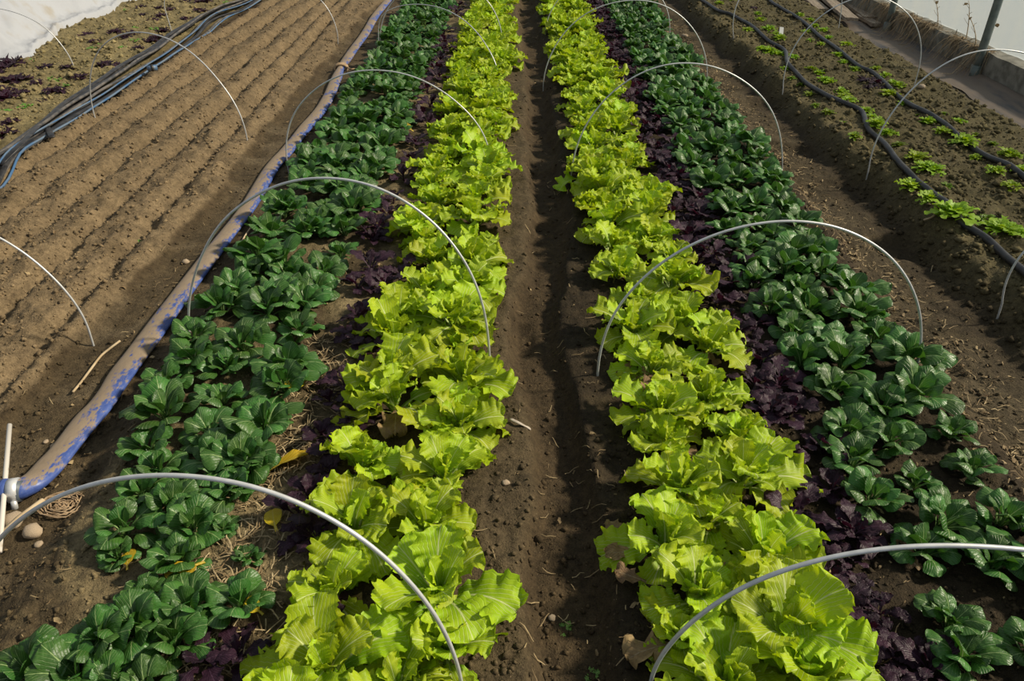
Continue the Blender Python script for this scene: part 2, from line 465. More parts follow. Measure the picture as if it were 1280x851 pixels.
# ------------------------------------------------------------------ hoops
def hoop(samples, A, B, label, group, y_plane=None, r=.0040):
    """a bent wire in the upright plane through its two feet A, B (x, y on the ground)"""
    A = np.array(A, float); B = np.array(B, float)
    za, zb = g1(*A), g1(*B)
    ax = (B - A); L = np.linalg.norm(ax); ax /= L
    nrm = np.array([-ax[1], ax[0]]); c = (A + B) / 2
    pts = []
    for (px, py) in samples:
        d = ray(px, py)
        t = np.dot(A, nrm) / (d.x * nrm[0] + d.y * nrm[1])
        x, y, z = d.x * t, d.y * t, CAM_H + d.z * t
        pts.append((np.dot(np.array([x, y]) - c, ax) / (L / 2), z - (za + zb) / 2))
    pts = [q for q in pts if q[1] > .02]
    hm = max(max(q[1] for q in pts), .3)
    if max(abs(q[0]) for q in pts if q[1] > .8 * hm) > .55: hm = max(hm, .53)
    ph = [math.atan2(q[1] / hm, q[0]) for q in pts]; rho = [math.hypot(q[0], q[1] / hm) for q in pts]
    o = np.argsort(ph); ph = np.array(ph)[o]; rho = np.array(rho)[o]
    ph = np.concatenate([[0], ph, [math.pi]]); rho = np.concatenate([[1], rho, [1]])
    a = np.linspace(0, math.pi, 90)
    R = np.interp(a, ph, rho)
    for _ in range(24): R[1:-1] = .25 * R[:-2] + .5 * R[1:-1] + .25 * R[2:]
    u = R * np.cos(a); h = R * hm * np.sin(a)
    P = np.stack([c[0] + u * ax[0] * L / 2, c[1] + u * ax[1] * L / 2, (za + zb) / 2 + h], 1)
    P[0, 2] = zb; P[-1, 2] = za
    P = np.vstack([[P[0, 0], P[0, 1], P[0, 2] - .06], P, [P[-1, 0], P[-1, 1], P[-1, 2] - .06]])
    ob = tube_obj('wire_hoop', P, r, M['hoop'], 8, up=(nrm[0], nrm[1], .02))
    return tag(ob, label, 'hoop', group)

def gx(px, py): p = at(px, py); return (p.x, p.y)
GL, GR, GS, GF = 'wire hoops over the bed left of the middle path', 'wire hoops over the bed right of the middle path', 'wire hoops over the seedling bed', 'wire hoops over the bare tilled bed'
hoop([(5,670),(32.5,646),(65,625.6),(100,611),(135,601),(175,595.5),(213,594),(250,596),(288,602),(340,613),(382.5,633),(422,652.5),(465,682),(498,714),(531,750),(554,788),(567.5,821),(575,851)],
     (-1.27, 1.12), (-.12, .98), 'wire hoop nearest the camera over the left planted bed, by the blue hose end', GL, r=.0048)
hoop([(237,414),(237,381),(245,341),(259.5,307),(282.5,272),(309,252.5),(335,237),(368,226),(401,223),(434,224.5),(470,233.5),(503,249),(533,271),(556,292),(575.5,318),(592,348),(603.5,381),(608.5,414),(609,435)],
     gx(237,417), gx(612,452), 'second nearest wire hoop over the left planted bed, crossing the blue hose', GL, r=.0045)
hoop([(361.5,214.5),(358,181),(361,157.7),(371,136),(389.5,116),(410,101),(433,92),(459,88),(485,89),(511,94),(537,105),(562.6,121.5),(583,139.6),(599,157.7),(609,178)],
     gx(361.5,217), gx(613,212), 'third nearest wire hoop over the left planted bed, near the tie on the hose', GL)
hoop([(474,44),(473,28),(477,18),(490,11.6),(511,6.5),(531.6,6.5),(555,11.6),(575.5,22),(593.6,37.5),(609,59.4),(621,83)],
     gx(474,64), gx(624,101), 'fourth nearest wire hoop over the left planted bed', GL)
_p = gx(627, 58)
hoop([(609,0),(616,11),(621,20.7)], (-1.3, _p[1] + .1), _p, 'farthest wire hoop over the left planted bed, only its path side leg in view', GL)
hoop([(811,849.5),(824.5,824.6),(847,794),(878,767),(916,740),(954.6,721),(993,708),(1039,696),(1088.6,687.6),(1134.6,683.7),(1180.5,682),(1230,683.7),(1278,688.7)],
     (.30, .97), (1.48, .96), 'wire hoop nearest the camera over the right planted bed', GR, r=.0048)
hoop([(752,436),(760.6,405),(778,375.6),(802,350),(833,324),(867,305),(902,290.6),(940,281),(981,276.5),(1015,278),(1050,285.5),(1084,301),(1112,320.6),(1132,346.4),(1146,377),(1151,405),(1149.6,436)],
     gx(747,470), gx(1144.5,463), 'second nearest wire hoop over the right planted bed', GR, r=.0045)
hoop([(721,184.6),(728,165),(740,145),(755.6,125),(777,106),(801,91.6),(827,82),(854,79),(880.5,81),(907,89),(928,101),(947,115.5),(963,135.5),(972,157),(976,178),(977,202)],
     gx(714,222), gx(977,218), 'third nearest wire hoop over the right planted bed', GR)
hoop([(681,90),(689,69),(702.5,45),(718,28),(742,12),(766,4),(790,.5),(814,2),(835,9.3),(854,22.6),(867,37),(876.5,54.5),(882,72),(883.6,98)],
     gx(679,114), gx(883.6,101), 'fourth nearest wire hoop over the right planted bed', GR)
_p = gx(836.6, 46)
hoop([(828.6,0),(834,13),(836.6,40)], (.26, _p[1] + .05), _p, 'farthest wire hoop over the right planted bed, only its outer leg in view', GR)
_p = gx(1246.6, 398)
hoop([(1280,312),(1262.7,336.5)], _p, (_p[0] + 1.17, _p[1] + .05), 'nearest wire hoop over the seedling bed, its leg standing on the bank', GS)
_p = gx(1083, 224)
hoop([(1086,203),(1095.6,175),(1111,147),(1130,122),(1152,100),(1180,80),(1208,67),(1239,62.5),(1264,64),(1280,67)], _p, (_p[0] + 1.17, _p[1] + .1), 'second nearest wire hoop over the seedling bed, arching across the nearer post', GS)
hoop([(979,97),(986,72),(1000,47),(1020.6,25),(1045.6,8),(1064,0),(1110,0),(1127,11),(1142.5,26.6),(1150,47),(1152,67),(1147,90.6)], gx(978,118), gx(1142,108), 'third nearest wire hoop over the seedling bed, in front of the farther post', GS)
hoop([(922,0),(917.5,19),(1053,0),(1049.5,20)], gx(917,48), gx(1048,36), 'farthest wire hoop over the seedling bed, by the old boards', GS)
_p = gx(117, 432)
hoop([(0,296),(31,317),(62.5,344),(91,375),(106,400)], (_p[0] - 1.25, _p[1] - .05), _p, 'nearest wire hoop over the bare tilled bed', GF)
hoop([(114,125),(112.5,103),(116,81),(125,61),(141,48),(159,41.6),(178,40.6),(200,45),(225,56),(250,75),(272,100),(291,125),(303,150)], gx(119,148), gx(309,175), 'second nearest wire hoop over the bare tilled bed, from the hose bundle', GF)
hoop([(202,0),(212,22),(402,0),(411,14),(420,35)], gx(216,42), gx(422.5,55), 'farthest wire hoop over the bare tilled bed', GF)
_p = gx(92, 83)
hoop([(0,11),(31,20),(55,33),(72,51),(85,68)], (_p[0] - 1.2, _p[1]), _p, 'wire hoop bowed in front of the white row cover', 'wire hoop of the outermost bed')

# ------------------------------------------------------------------ blue lay-flat hose
def build_hose():
    px = [(505,-26),(494,-10),(485,2.6),(469.6,23),(456.6,44),(444,62),(434.7,76),(427,89),(419,106),(411,124),(398.5,145),(379,168),(358,194),(340,214.5),(312,262),(281,303),(247,347),(219,384),(187.5,428),(156,472),(131,508),(106,537.6),(82,568),(61,594),(45,611),(31,620.5),(20,624),(12,625)]
    P = []
    for i, (a, b) in enumerate(px):
        p = at(a, b); P.append((p.x, p.y, p.z))
    P = np.array(P)
    for _ in range(2): P[1:-1, 2] = .25 * P[:-2, 2] + .5 * P[1:-1, 2] + .25 * P[2:, 2]
    N = len(P)
    Q = catmull(P, 6); n = len(Q); s = np.linspace(0, 1, n)
    r = np.full(n, .046); fl = np.full(n, .36)
    e = sm(.84, .975, s); r = r * (1 - e) + .034 * e; fl = fl * (1 - e) + 1.0 * e
    k = np.argmin(np.abs(Q[:, 1] - P[7, 1])); g = np.exp(-((np.arange(n) - k) / 3.0) ** 2)
    r = r * (1 - .38 * g); fl = fl * (1 - g) + 1.0 * g * .8 + 0 * fl
    r = r * (1 + .10 * fbm(s * 26, s * 0, 130, 2))
    Q[:, 2] += r * fl + .004
    root = empty('lay_flat_hose', (-1.45, 3.5, 0))
    tag(root, 'muddy blue lay flat water hose lying along the left path', 'hose')
    off = np.array([-1.45, 3.5, 0])
    V, F = tube(Q - off, r, 20, fl)
    a = np.tile(np.linspace(0, 2 * math.pi, 20, endpoint=False), n)
    sd = .18 * np.clip(np.sin(a), -1, 1) + .24 * np.cos(a) * (-1 if Q[0, 1] < Q[-1, 1] else 1)
    ee = np.repeat(sm(.90, .97, s), 20)
    uv = np.stack([np.clip(.40 + sd - .35 * ee, 0, 1), np.repeat(s, 20)], 1)
    link('hose', mesh_np('hose', V, F, M['layflat'], uv=uv), root)
    end = Q[-1]; d = Q[-1] - Q[-4]; d /= np.linalg.norm(d)
    c0 = at(24, 623)
    ii = int(np.argmin(np.hypot(Q[:, 0] - c0.x, Q[:, 1] - c0.y)))
    dd = Q[min(ii + 1, n - 1)] - Q[ii - 1]; dd /= np.linalg.norm(dd)
    cp = Q[ii]
    cl = tube_obj('hose_clamp', [cp - dd * .014 - off, cp + dd * .014 - off], .0365, M['metal'], 20, root)
    cl['label'] = 'shiny steel hose clamp'
    sc = cp + np.array([.01, -.035, -.028]) - off
    tube_obj('clamp_screw', [sc - np.array([0, .004, .016]), sc + np.array([0, .004, .016])], .009, M['metal'], 10, cl, up=(1, 0, 0))
    end2 = end + d * .30
    cpo = tube_obj('coupling', [end - d * .05 - off, end - off, end + d * .05 - off, end2 - off], [.031, .031, .036, .036], M['coupling'], 18, root)
    cpo['label'] = 'dark grey plastic coupling'
    kp = Q[k]; dk = Q[k + 1] - Q[k - 1]; dk /= np.linalg.norm(dk)
    for q in (-1, 0, 1):
        tube_obj('tie', np.array([kp + dk * (q * .02) + .052 * (math.cos(t) * np.array([1, .1, 0]) + .62 * math.sin(t) * np.array([0, 0, 1])) - off for t in np.linspace(0, 2 * math.pi, 14)]), .010, M['cord'], 6, root, up=tuple(dk))
    tube_obj('tie_end', catmull(np.array([kp + np.array(v) - off for v in ((.04, 0, .02), (.08, -.03, .0), (.11, .02, -.012))]), 5), .006, M['cord'], 6, root)
build_hose()

# ------------------------------------------------------------------ leaves
def leaf_np(L, W, pet, phi0, phi1, a, b, pw, cup, ruffle, rfreq, teeth, tfreq, lobes=0., nu=13, nt=20, seed=0, bend=1.2, puck=0.):
    r = np.random.default_rng(seed)
    npet = 4 if pet > .1 else 2
    q = np.linspace(0, 1, nt - npet)
    s = 1 - (1 - q) ** 1.7; s = np.clip(s, 0, .998)
    t = np.concatenate([np.linspace(0, pet, npet, endpoint=False), pet + (1 - pet) * s])
    sb = np.clip((t - pet) / (1 - pet), 0, 1)
    pk = (a / (a + b)) ** a * (b / (a + b)) ** b
    w = W * (sb ** a) * ((1 - sb) ** b) / pk
    w = w * (1 + .03 * np.sin(9 * t + r.uniform(0, 6)))
    petw = pw * (1.25 - .5 * t)
    w = np.where(sb < .9, np.maximum(w, petw * (1 - .6 * sb)), w)
    phi = np.radians(phi0 + (phi1 - phi0) * t ** bend)
    dt = np.diff(t, prepend=0) * L
    Py = np.cumsum(np.cos(phi) * dt); Pz = np.cumsum(np.sin(phi) * dt)
    u = np.linspace(-1, 1, nu)
    U, Tt = np.meshgrid(u, t); Wm = w[:, None]; SB = sb[:, None]
    blade = sm(0, .15, SB)
    ph = [r.uniform(0, 6.28) for _ in range(6)]
    side = np.where(U > 0, 1.0, 0.0)
    jag = teeth * blade * (np.sin(2 * math.pi * tfreq * Tt + ph[0] + side * ph[1]) * .6 + np.sin(2 * math.pi * tfreq * 2.3 * Tt + ph[2] + side * 2) * .4)
    if lobes: jag = jag - lobes * blade * np.abs(np.sin(math.pi * 3.5 * Tt + side * .6 + ph[0])) ** 3 * (1 - .5 * SB)
    au = np.abs(U)
    Xl = U * Wm * (1 + jag * au)
    n = cup * Wm * au ** 1.6 * blade
    rf = np.sin(2 * math.pi * rfreq * Tt + ph[3] + side * ph[4]) + .55 * np.sin(2 * math.pi * rfreq * 1.9 * Tt + ph[5] + 2 * side)
    n = n + ruffle * W * blade * au ** 2.2 * rf
    n = n + puck * W * blade * np.sin(au * 9) * np.sin(Tt * 26 + au * 5) * .5
    tipd = -.25 * ruffle * W * sm(.7, 1, SB) * np.sin(U * 7 + ph[0])
    n = n + tipd * 2.2
    tw = r.uniform(-.25, .25) * Tt
    Xr = Xl * np.cos(tw) - n * np.sin(tw); Nr = Xl * np.sin(tw) + n * np.cos(tw)
    ee = ruffle * .5 * W * blade * au ** 3 * np.cos(2 * math.pi * rfreq * 1.4 * Tt + ph[1])
    sp, cp = np.sin(phi)[:, None], np.cos(phi)[:, None]
    sway = r.uniform(-.12, .12) * L * Tt ** 2
    V = np.stack([Xr + sway, Py[:, None] - Nr * sp + ee * cp, Pz[:, None] + Nr * cp + ee * sp], -1).reshape(-1, 3)
    i, j = np.meshgrid(np.arange(nt - 1), np.arange(nu - 1), indexing='ij')
    k = (i * nu + j).ravel()
    F = np.stack([k, k + 1, k + nu + 1, k + nu], 1)
    uv = np.stack([.5 + .5 * U * Wm / W, Tt], -1).reshape(-1, 2)
    return V, F, uv

def leafset(name, mat, specs):
    out = []
    for k, sp in enumerate(specs):
        V, F, uv = leaf_np(seed=100 + k, **sp)
        out.append((mesh_np(name, V, F, mat, uv=uv), (V, F, uv)))
    return out
R = rng.uniform
def lettuce_spec(phi0, phi1, L, W):
    return dict(L=L, W=W, pet=.16, phi0=phi0 + R(-6, 6), phi1=phi1 + R(-14, 14), a=.85, b=.34, pw=.011, cup=R(.05, .40), ruffle=R(.10, .20), rfreq=R(4.2, 6.0), teeth=.13, tfreq=R(11, 14), nu=17, nt=36)
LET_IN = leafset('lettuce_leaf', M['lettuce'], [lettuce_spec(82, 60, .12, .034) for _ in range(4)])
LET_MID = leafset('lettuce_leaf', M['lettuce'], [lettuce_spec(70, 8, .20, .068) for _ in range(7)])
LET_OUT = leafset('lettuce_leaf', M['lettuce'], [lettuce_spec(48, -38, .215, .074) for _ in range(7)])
def tat_spec(phi0, phi1, L, W):
    return dict(L=L, W=W * 1.12, pet=.40, phi0=phi0 + R(-8, 8), phi1=phi1 + R(-16, 16), a=.50, b=.42, pw=.0055, cup=R(-.55, -.15), ruffle=R(.03, .08), rfreq=2.2, teeth=.015, tfreq=4, nu=11, nt=20, bend=1.5, puck=.05)
TAT_IN = leafset('tatsoi_leaf', M['tatsoi'], [tat_spec(78, 40, .085, .024) for _ in range(4)])
TAT_MID = leafset('tatsoi_leaf', M['tatsoi'], [tat_spec(72, 14, .122, .036) for _ in range(6)])
TAT_OUT = leafset('tatsoi_leaf', M['tatsoi'], [tat_spec(56, -18, .134, .038) for _ in range(6)])
def mus_spec(phi0, phi1, L, W):
    return dict(L=L, W=W, pet=.34, phi0=phi0 + R(-8, 8), phi1=phi1 + R(-15, 15), a=.75, b=.52, pw=.003, cup=R(-.30, .15), ruffle=R(.08, .16), rfreq=3, teeth=.16, tfreq=6.5, lobes=.35, nu=11, nt=20, puck=.06)
MUS_IN = leafset('mustard_leaf', M['mustard'], [mus_spec(75, 30, .085, .022) for _ in range(4)])
MUS_OUT = leafset('mustard_leaf', M['mustard'], [mus_spec(60, -18, .130, .030) for _ in range(8)])
WITH = leafset('withered_leaf', M['withered'], [dict(L=.17, W=.05, pet=.12, phi0=14 + R(-8, 8), phi1=-16, a=.8, b=.4, pw=.008, cup=R(-.3, .5), ruffle=.34, rfreq=2.6, teeth=.06, tfreq=5, nu=11, nt=18) for _ in range(4)])
YEL = leafset('yellow_leaf', M['yellow'], [dict(L=.10, W=.032, pet=.25, phi0=10, phi1=-12, a=.6, b=.5, pw=.004, cup=R(-.3, .3), ruffle=.07, rfreq=2, teeth=.015, tfreq=4, nu=11, nt=16) for _ in range(3)])

def leaf_obj(parent, item, az, tilt, sc, loc, color, name='leaf'):
    o = bpy.data.objects.new(name, item[0]); COL.objects.link(o)
    o.parent = parent; o.location = loc
    o.rotation_euler = (tilt, rng.uniform(-.22, .22), az)
    o.scale = (sc * rng.uniform(.9, 1.1), sc, sc)
    o.color = (*color, 1)
    return o

def joined(parts, name, mat):
    """several transformed leaves as one mesh"""
    Vs, Fs, Us = [], [], []; n = 0
    for (V, F, uv), mx in parts:
        A = np.array(mx); Vs.append(V @ A[:3, :3].T + A[:3, 3]); Fs.append(F + n); Us.append(uv); n += len(V)
    return mesh_np(name, np.vstack(Vs), np.vstack(Fs), mat, uv=np.vstack(Us))

def arrange(kind):
    """list of (leaf item, azimuth, tilt, scale, loc, colour)"""
    out = []; a0 = R(0, 6.28)
    if kind == 'lettuce':
        n = rng.randint(15, 19)
        for i in range(n):
            f = i / (n - 1); az = a0 + i * 2.39996 + R(-.45, .45)
            if f < .28: it = rng.choice(LET_IN); sc = R(.7, 1.15)
            elif f < .62: it = rng.choice(LET_MID); sc = R(.58, .92)
            else: it = rng.choice(LET_OUT); sc = R(.70, 1.0)
            k = .95 - .10 * f + R(-.08, .08)
            out.append((it, az, R(-.28, .28), sc, (.012 * f * -math.sin(az), .012 * f * math.cos(az), .03 * (1 - f)), (k * R(.92, 1.06), k, k * R(.7, 1.1))))
    elif kind == 'tatsoi':
        n = rng.randint(16, 20)
        for i in range(n):
            f = i / (n - 1); az = a0 + i * 2.39996 + R(-.25, .25)
            if f < .25: it = rng.choice(TAT_IN); sc = R(.7, 1.1)
            elif f < .62: it = rng.choice(TAT_MID); sc = R(.72, 1.0)
            else: it = rng.choice(TAT_OUT); sc = R(.74, 1.0)
            k = 1.1 - .2 * f + R(-.1, .1)
            out.append((it, az, R(-.26, .26), sc, (.01 * f * -math.sin(az), .01 * f * math.cos(az), .012 * (1 - f)), (k, k, k)))
    else:
        n = rng.randint(9, 12)
        for i in range(n):
            f = i / (n - 1); az = a0 + i * 2.39996 + R(-.4, .4)
            it = rng.choice(MUS_IN) if f < .3 else rng.choice(MUS_OUT)
            k = R(.75, 1.3)
            out.append((it, az, R(-.2, .2), R(.65, 1.05), (0, 0, .01 * (1 - f)), (k, k, k)))
    return out

FAR = {}
def far_mesh(kind):
    if kind not in FAR:
        FAR[kind] = []
        for _ in range(8):
            parts = [(it[1], Matrix.LocRotScale(Vector(loc), Euler((ti, 0, az)), Vector((sc, sc, sc)))) for it, az, ti, sc, loc, _c in arrange(kind)]
            FAR[kind].append(joined(parts, 'foliage', M['tatsoi' if kind == 'tatsoi' else 'mustard']))
    return rng.choice(FAR[kind])

KIND = {'lettuce': 'lettuce', 'tatsoi': 'tatsoi', 'mustard': 'purple_mustard'}
PLANTS = []
def plant(kind, x, y, size=1.0, label=None, group=None, lean=.16, withered=0):
    e = empty(KIND[kind], (x, y, g1(x, y) - .004), 0)
    e.rotation_euler = (R(-lean, lean), R(-lean, lean), 0)
    e.scale = (1.10, 1.10, 1.30) if kind == 'tatsoi' else (1, 1, 1.10)
    tag(e, label, KIND[kind].replace('_', ' ').replace('purple ', ''), group)
    if kind != 'lettuce' and y > 6.6:
        o = link('foliage', far_mesh(kind), e); o.rotation_euler = (0, 0, R(0, 6.28)); o.scale = (size,) * 3; o['kind'] = 'stuff'
        k = R(.85, 1.15); o.color = (k, k, k, 1)
    else:
        for it, az, ti, sc, loc, c in arrange(kind):
            leaf_obj(e, it, az, ti, sc * size, tuple(v * size for v in loc), c)
        for _ in range(withered):
            o = leaf_obj(e, rng.choice(WITH), R(0, 6.28), R(-.1, .05), R(.6, .95), (0, 0, .012), (1, 1, 1), 'withered_leaf')
            o['label'] = 'dry brown withered outer leaf'
    return e

ORD = 'first second third fourth fifth sixth seventh eighth ninth tenth eleventh twelfth thirteenth fourteenth fifteenth sixteenth seventeenth eighteenth nineteenth twentieth'.split()
ORD += ['twenty ' + o for o in ORD[:9]] + ['thirtieth'] + ['thirty ' + o for o in ORD[:9]]
HOOP_Y = {'left': [1.05, 2.33, 4.18, 6.45, 7.4], 'right': [.97, 2.23, 4.17, 6.16, 7.81]}
HN = ['nearest', 'second', 'third', 'fourth', 'farthest']
def row(kind, bed, what, rowname, group, spots, **kw):
    """spots: (x, y, size) near to far along one row; each plant is named by counting on from a hoop"""
    hs = HOOP_Y[bed]; last = None; n = 0
    for (x, y, s) in sorted(spots, key=lambda q: q[1]):
        zi = sum(y > h for h in hs)
        n = n + 1 if zi == last else 1
        last = zi
        where = 'in front of the nearest hoop' if zi == 0 else f'past the {HN[zi - 1]} hoop'
        wi = 0
        if kind == 'lettuce' and bed == 'right' and y < 2.6: wi = rng.choice((1, 2, 3))
        elif kind == 'lettuce' and y < 3.5: wi = rng.choice((0, 0, 1))
        plant(kind, x, y, s, f'{what}, {rowname} of {bed} bed, {ORD[n - 1]} {where}', group, withered=wi, **kw)

def line(x0, x1, y0, y1, step, sz, jx=.045, jy=.06, s_far=1.0):
    out = []; y = y0
    while y < y1:
        f = (y - y0) / (y1 - y0)
        out.append((x0 + (x1 - x0) * f + R(-jx, jx), y + R(-jy, jy), R(sz * .76, sz * 1.16)))
        y += step * R(.9, 1.1)
    return out

def PX(l):
    return [(p.x, p.y, s) for p, s in ((at(a, b, .05), c) for a, b, c in l)]
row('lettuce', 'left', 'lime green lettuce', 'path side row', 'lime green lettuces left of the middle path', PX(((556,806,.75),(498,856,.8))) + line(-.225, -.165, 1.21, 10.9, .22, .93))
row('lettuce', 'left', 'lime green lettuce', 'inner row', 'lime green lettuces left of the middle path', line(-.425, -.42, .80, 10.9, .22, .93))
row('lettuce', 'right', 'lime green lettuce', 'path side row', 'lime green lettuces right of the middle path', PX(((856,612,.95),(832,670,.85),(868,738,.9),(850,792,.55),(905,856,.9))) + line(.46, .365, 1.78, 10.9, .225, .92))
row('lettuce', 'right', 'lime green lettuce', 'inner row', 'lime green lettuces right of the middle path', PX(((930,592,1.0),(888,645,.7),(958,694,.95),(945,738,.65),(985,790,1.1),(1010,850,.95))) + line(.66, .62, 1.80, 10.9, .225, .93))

GT_L, GT_R = 'dark green tatsoi left of the middle path', 'dark green tatsoi right of the middle path'
front = [(197,585,.95),(272,572,1.05),(311,580,1.0),(177,613,.9),(213,630,.95),(153,660,.95),(240,655,1.0),(146,690,.55),(222,698,.9),(291,612,.9),(276,655,.5),(307,690,.5),(180,745,.7),(238,758,1.0),(299,757,.95),(128,800,1.0),(170,785,1.0),(216,803,.95),(38,838,1.0),(94,842,1.05),(135,858,.9),(180,860,.8)]
rows3 = [[], [], []]
for px, py, s in front:
    s *= .82
    p = at(px, py, .03)
    rows3[0 if p.x < -1.02 else 1 if p.x < -.84 else 2].append((p.x, p.y, s))
y_start = 1.72
for k, (xa, xb) in enumerate(((-1.17, -1.20), (-.99, -1.00), (-.81, -.80))):
    row('tatsoi', 'left', 'dark green tatsoi', ('hose side row', 'middle row', 'path side row')[k], GT_L,
        rows3[k] + line(xa, xb, y_start + .07 * (k % 2), 10.9, .176, .99))
for k, (xa, xb) in enumerate(((1.04, 1.06), (1.20, 1.23), (1.365, 1.41))):
    row('tatsoi', 'right', 'dark green tatsoi', ('path side row', 'middle row', 'outer row')[k], GT_R,
        [(a, b, c * (.86 if b < 1.9 else 1)) for a, b, c in line(xa, xb, (1.02, .92, .98)[k], 10.9, .176, .99)])
GP_L, GP_R = 'purple mustard left of the middle path', 'purple mustard right of the middle path'
pl = [(465,299,1.0),(473,285,1.1),(447,358,1.0),(464,335,1.1),(480,355,1.0),(500,342,.9),(450,400,1.0),(447,420,1.0),(463,437,.9),(430,480,.9),(445,522,.9),(413,500,.8),(400,540,.7),(550,78,1.2),(547,98,1.3),(534,113,1.2),(537,131,1.1),(529,144,1.1),(534,154,1.0),(498,171,.9),(555,42,1.2),(557,54,1.2),(570,17,1.1),(573,8,1.1),(555,64,1.2),(545,88,1.1),(520,178,.9),(515,200,1.0),(505,222,1.0),(492,250,.9),(486,268,1.0),(375,648,1.0),(395,670,.9),(385,620,.9),(258,826,.85),(300,818,.8),(395,780,.7),(372,815,.6),(415,590,.8),(420,560,.8),(405,735,.7)]
row('mustard', 'left', 'dark purple mustard', 'sparse row', GP_L, [(p.x, p.y, s) for p, s in ((at(a, b, .02), c) for a, b, c in pl)])
row('mustard', 'right', 'dark purple mustard', 'path side row', GP_R, line(.815, .83, 1.42, 10.9, .142, .95))
row('mustard', 'right', 'dark purple mustard', 'outer row', GP_R, line(.915, .945, 1.5, 10.9, .142, .95))
row('mustard', 'right', 'small dark purple mustard', 'trodden front patch', GP_R, [(p.x, p.y, s) for p, s in ((at(a, b, .01), c) for a, b, c in
    ((1015,690,.7),(1035,720,.6),(1058,700,.55),(1050,760,.8),(1080,790,.75),(1075,740,.5),(1110,820,.7),(1085,840,.8),(1100,765,.6),(1070,670,.7),(1130,690,.5),(1160,835,.9)))])

# ------------------------------------------------------------------ frilly seedlings of the outer beds
def tuft_mesh(seed, mat, n=16, L=.075, name='tuft', up=62, low=18, fw=.30):
    r = np.random.default_rng(seed); V = [(0, 0, 0)]; F = []; UV = [(.5, 0)]
    for i in range(n):
        az = i * 2.39996 + r.uniform(-.3, .3); f = i / n
        ph0 = math.radians(up + (low - up) * f + r.uniform(-10, 10)); l = L * (0.6 + .5 * f) * r.uniform(.8, 1.15)
        y = z = 0; prev = [0]; K = 8
        cs = np.array([-math.sin(az), math.cos(az)]); sd = np.array([math.cos(az), math.sin(az)])
        for k in range(1, K + 1):
            t = k / K; ph = ph0 - 1.0 * t * t
            y += math.cos(ph) * l / K; z += math.sin(ph) * l / K
            w = l * fw * math.sin(math.pi * min(t * .8 + .1, 1)) * (1.25 if k % 2 else .4) + .0015
            wob = r.uniform(-.25, .25) * w
            c = cs * y
            ids = []
            for q in (-1, 0, 1):
                p = c + sd * (q * w) + cs * (abs(q) * w * .5)
                V.append((p[0], p[1], max(z + abs(q) * r.uniform(-.3, .6) * w + wob, .002))); UV.append((.5 + .25 * q, t)); ids.append(len(V) - 1)
            if len(prev) == 1: F += [(0, ids[0], ids[1]), (0, ids[1], ids[2])]
            else: F += [(prev[0], ids[0], ids[1]), (prev[0], ids[1], prev[1]), (prev[1], ids[1], ids[2]), (prev[1], ids[2], prev[2])]
            prev = ids
    return mesh_np(name, V, F, mat, uv=UV)
TUFT = [tuft_mesh(s, M['seedling'], 40, .062, up=88, low=22, fw=.17) for s in range(6)]
PTUFT = [tuft_mesh(40 + s, M['mustard'], 12, .085, up=58, low=8) for s in range(5)]
WTUFT = [tuft_mesh(60 + s, M['stalk'], 7, .04, up=50, low=8) for s in range(4)]

def spot_label(p, beds):
    return beds
def tufts(spots, meshes, name, what, cat, group, sc0, ox, oy, s, tint=(1, 1, 1)):
    pts = []
    for q in spots:
        p = at(ox + q[0] / s, oy + q[1] / s, .0); pts.append((p, q[2] if len(q) > 2 else 1.0, q[3] if len(q) > 3 else None))
    pts.sort(key=lambda e: e[0].y)
    return pts
def put_tuft(meshes, name, p, sc, label, cat, group, tint=1.0):
    o = link(name, rng.choice(meshes), None, (p.x, p.y, p.z - .004))
    o.rotation_euler = (0, 0, R(0, 6.28)); o.scale = (sc * R(.9, 1.15), sc * R(.9, 1.15), sc * R(.85, 1.1))
    o.color = (tint * R(.9, 1.1), tint, tint, 1)
    tag(o, label, cat, group)

# (x, y, size) measured on an enlargement of the seedling bed
SB = [(170,15),(220,5),(310,50),(320,75,1.2),(275,110),(350,110,1.4),(390,145,1.4),(375,128,1.2),(440,210),(410,250,.8),(350,190,1.5),(325,180,1.2),(380,200,1.2),(505,255,1.1),(530,270,1.1),(555,295,1.3),(575,305,1.2),(610,340,1.3),(640,370,1.2),(625,355,1.1),(700,405,1.2),(722,430,1.2),(745,455,1.3),(780,490,1.3),
      (465,55),(485,120,1.2),(500,75),(520,95),(550,115,1.2),(570,140),(500,148,.8),(540,163,.8),(630,168,1.3),(600,205,1.2),(620,230),(665,258,1.2),(740,250,.9),(775,280,1.2),(800,305,1.2),(820,315,1.2),(785,345,1.3),(840,380),(925,447,1.2),(950,440,1.1),(980,480,1.1),(1060,522,1.6),(1100,573,.9),(1175,625,1.2),(1230,680,1.1),(1220,563,1.5),(1265,622,1.1),(1040,445,1.0),
      (885,575,1.3),(915,612,1.4),(945,622,1.4),(870,682,1.4),(930,727,1.3),(1020,785,2.1),(1000,770,1.4),(1190,838,1.7),(1225,846,1.5)]
SB_DIM = [(565,410),(620,455),(660,500,1.1),(825,530),(995,680),(500,345),(470,310,.9),(1140,800,1.1),(435,285,.7),(890,420,.7),(985,415,.8),(1165,525,.7),(520,385,.8),(1100,490,.6)]
pts = [(at(840 + a[0] / 2.905, a[1] / 2.905), a[2] if len(a) > 2 else 1.0) for a in SB]
pts.sort(key=lambda e: e[0].y)
cnt = {}
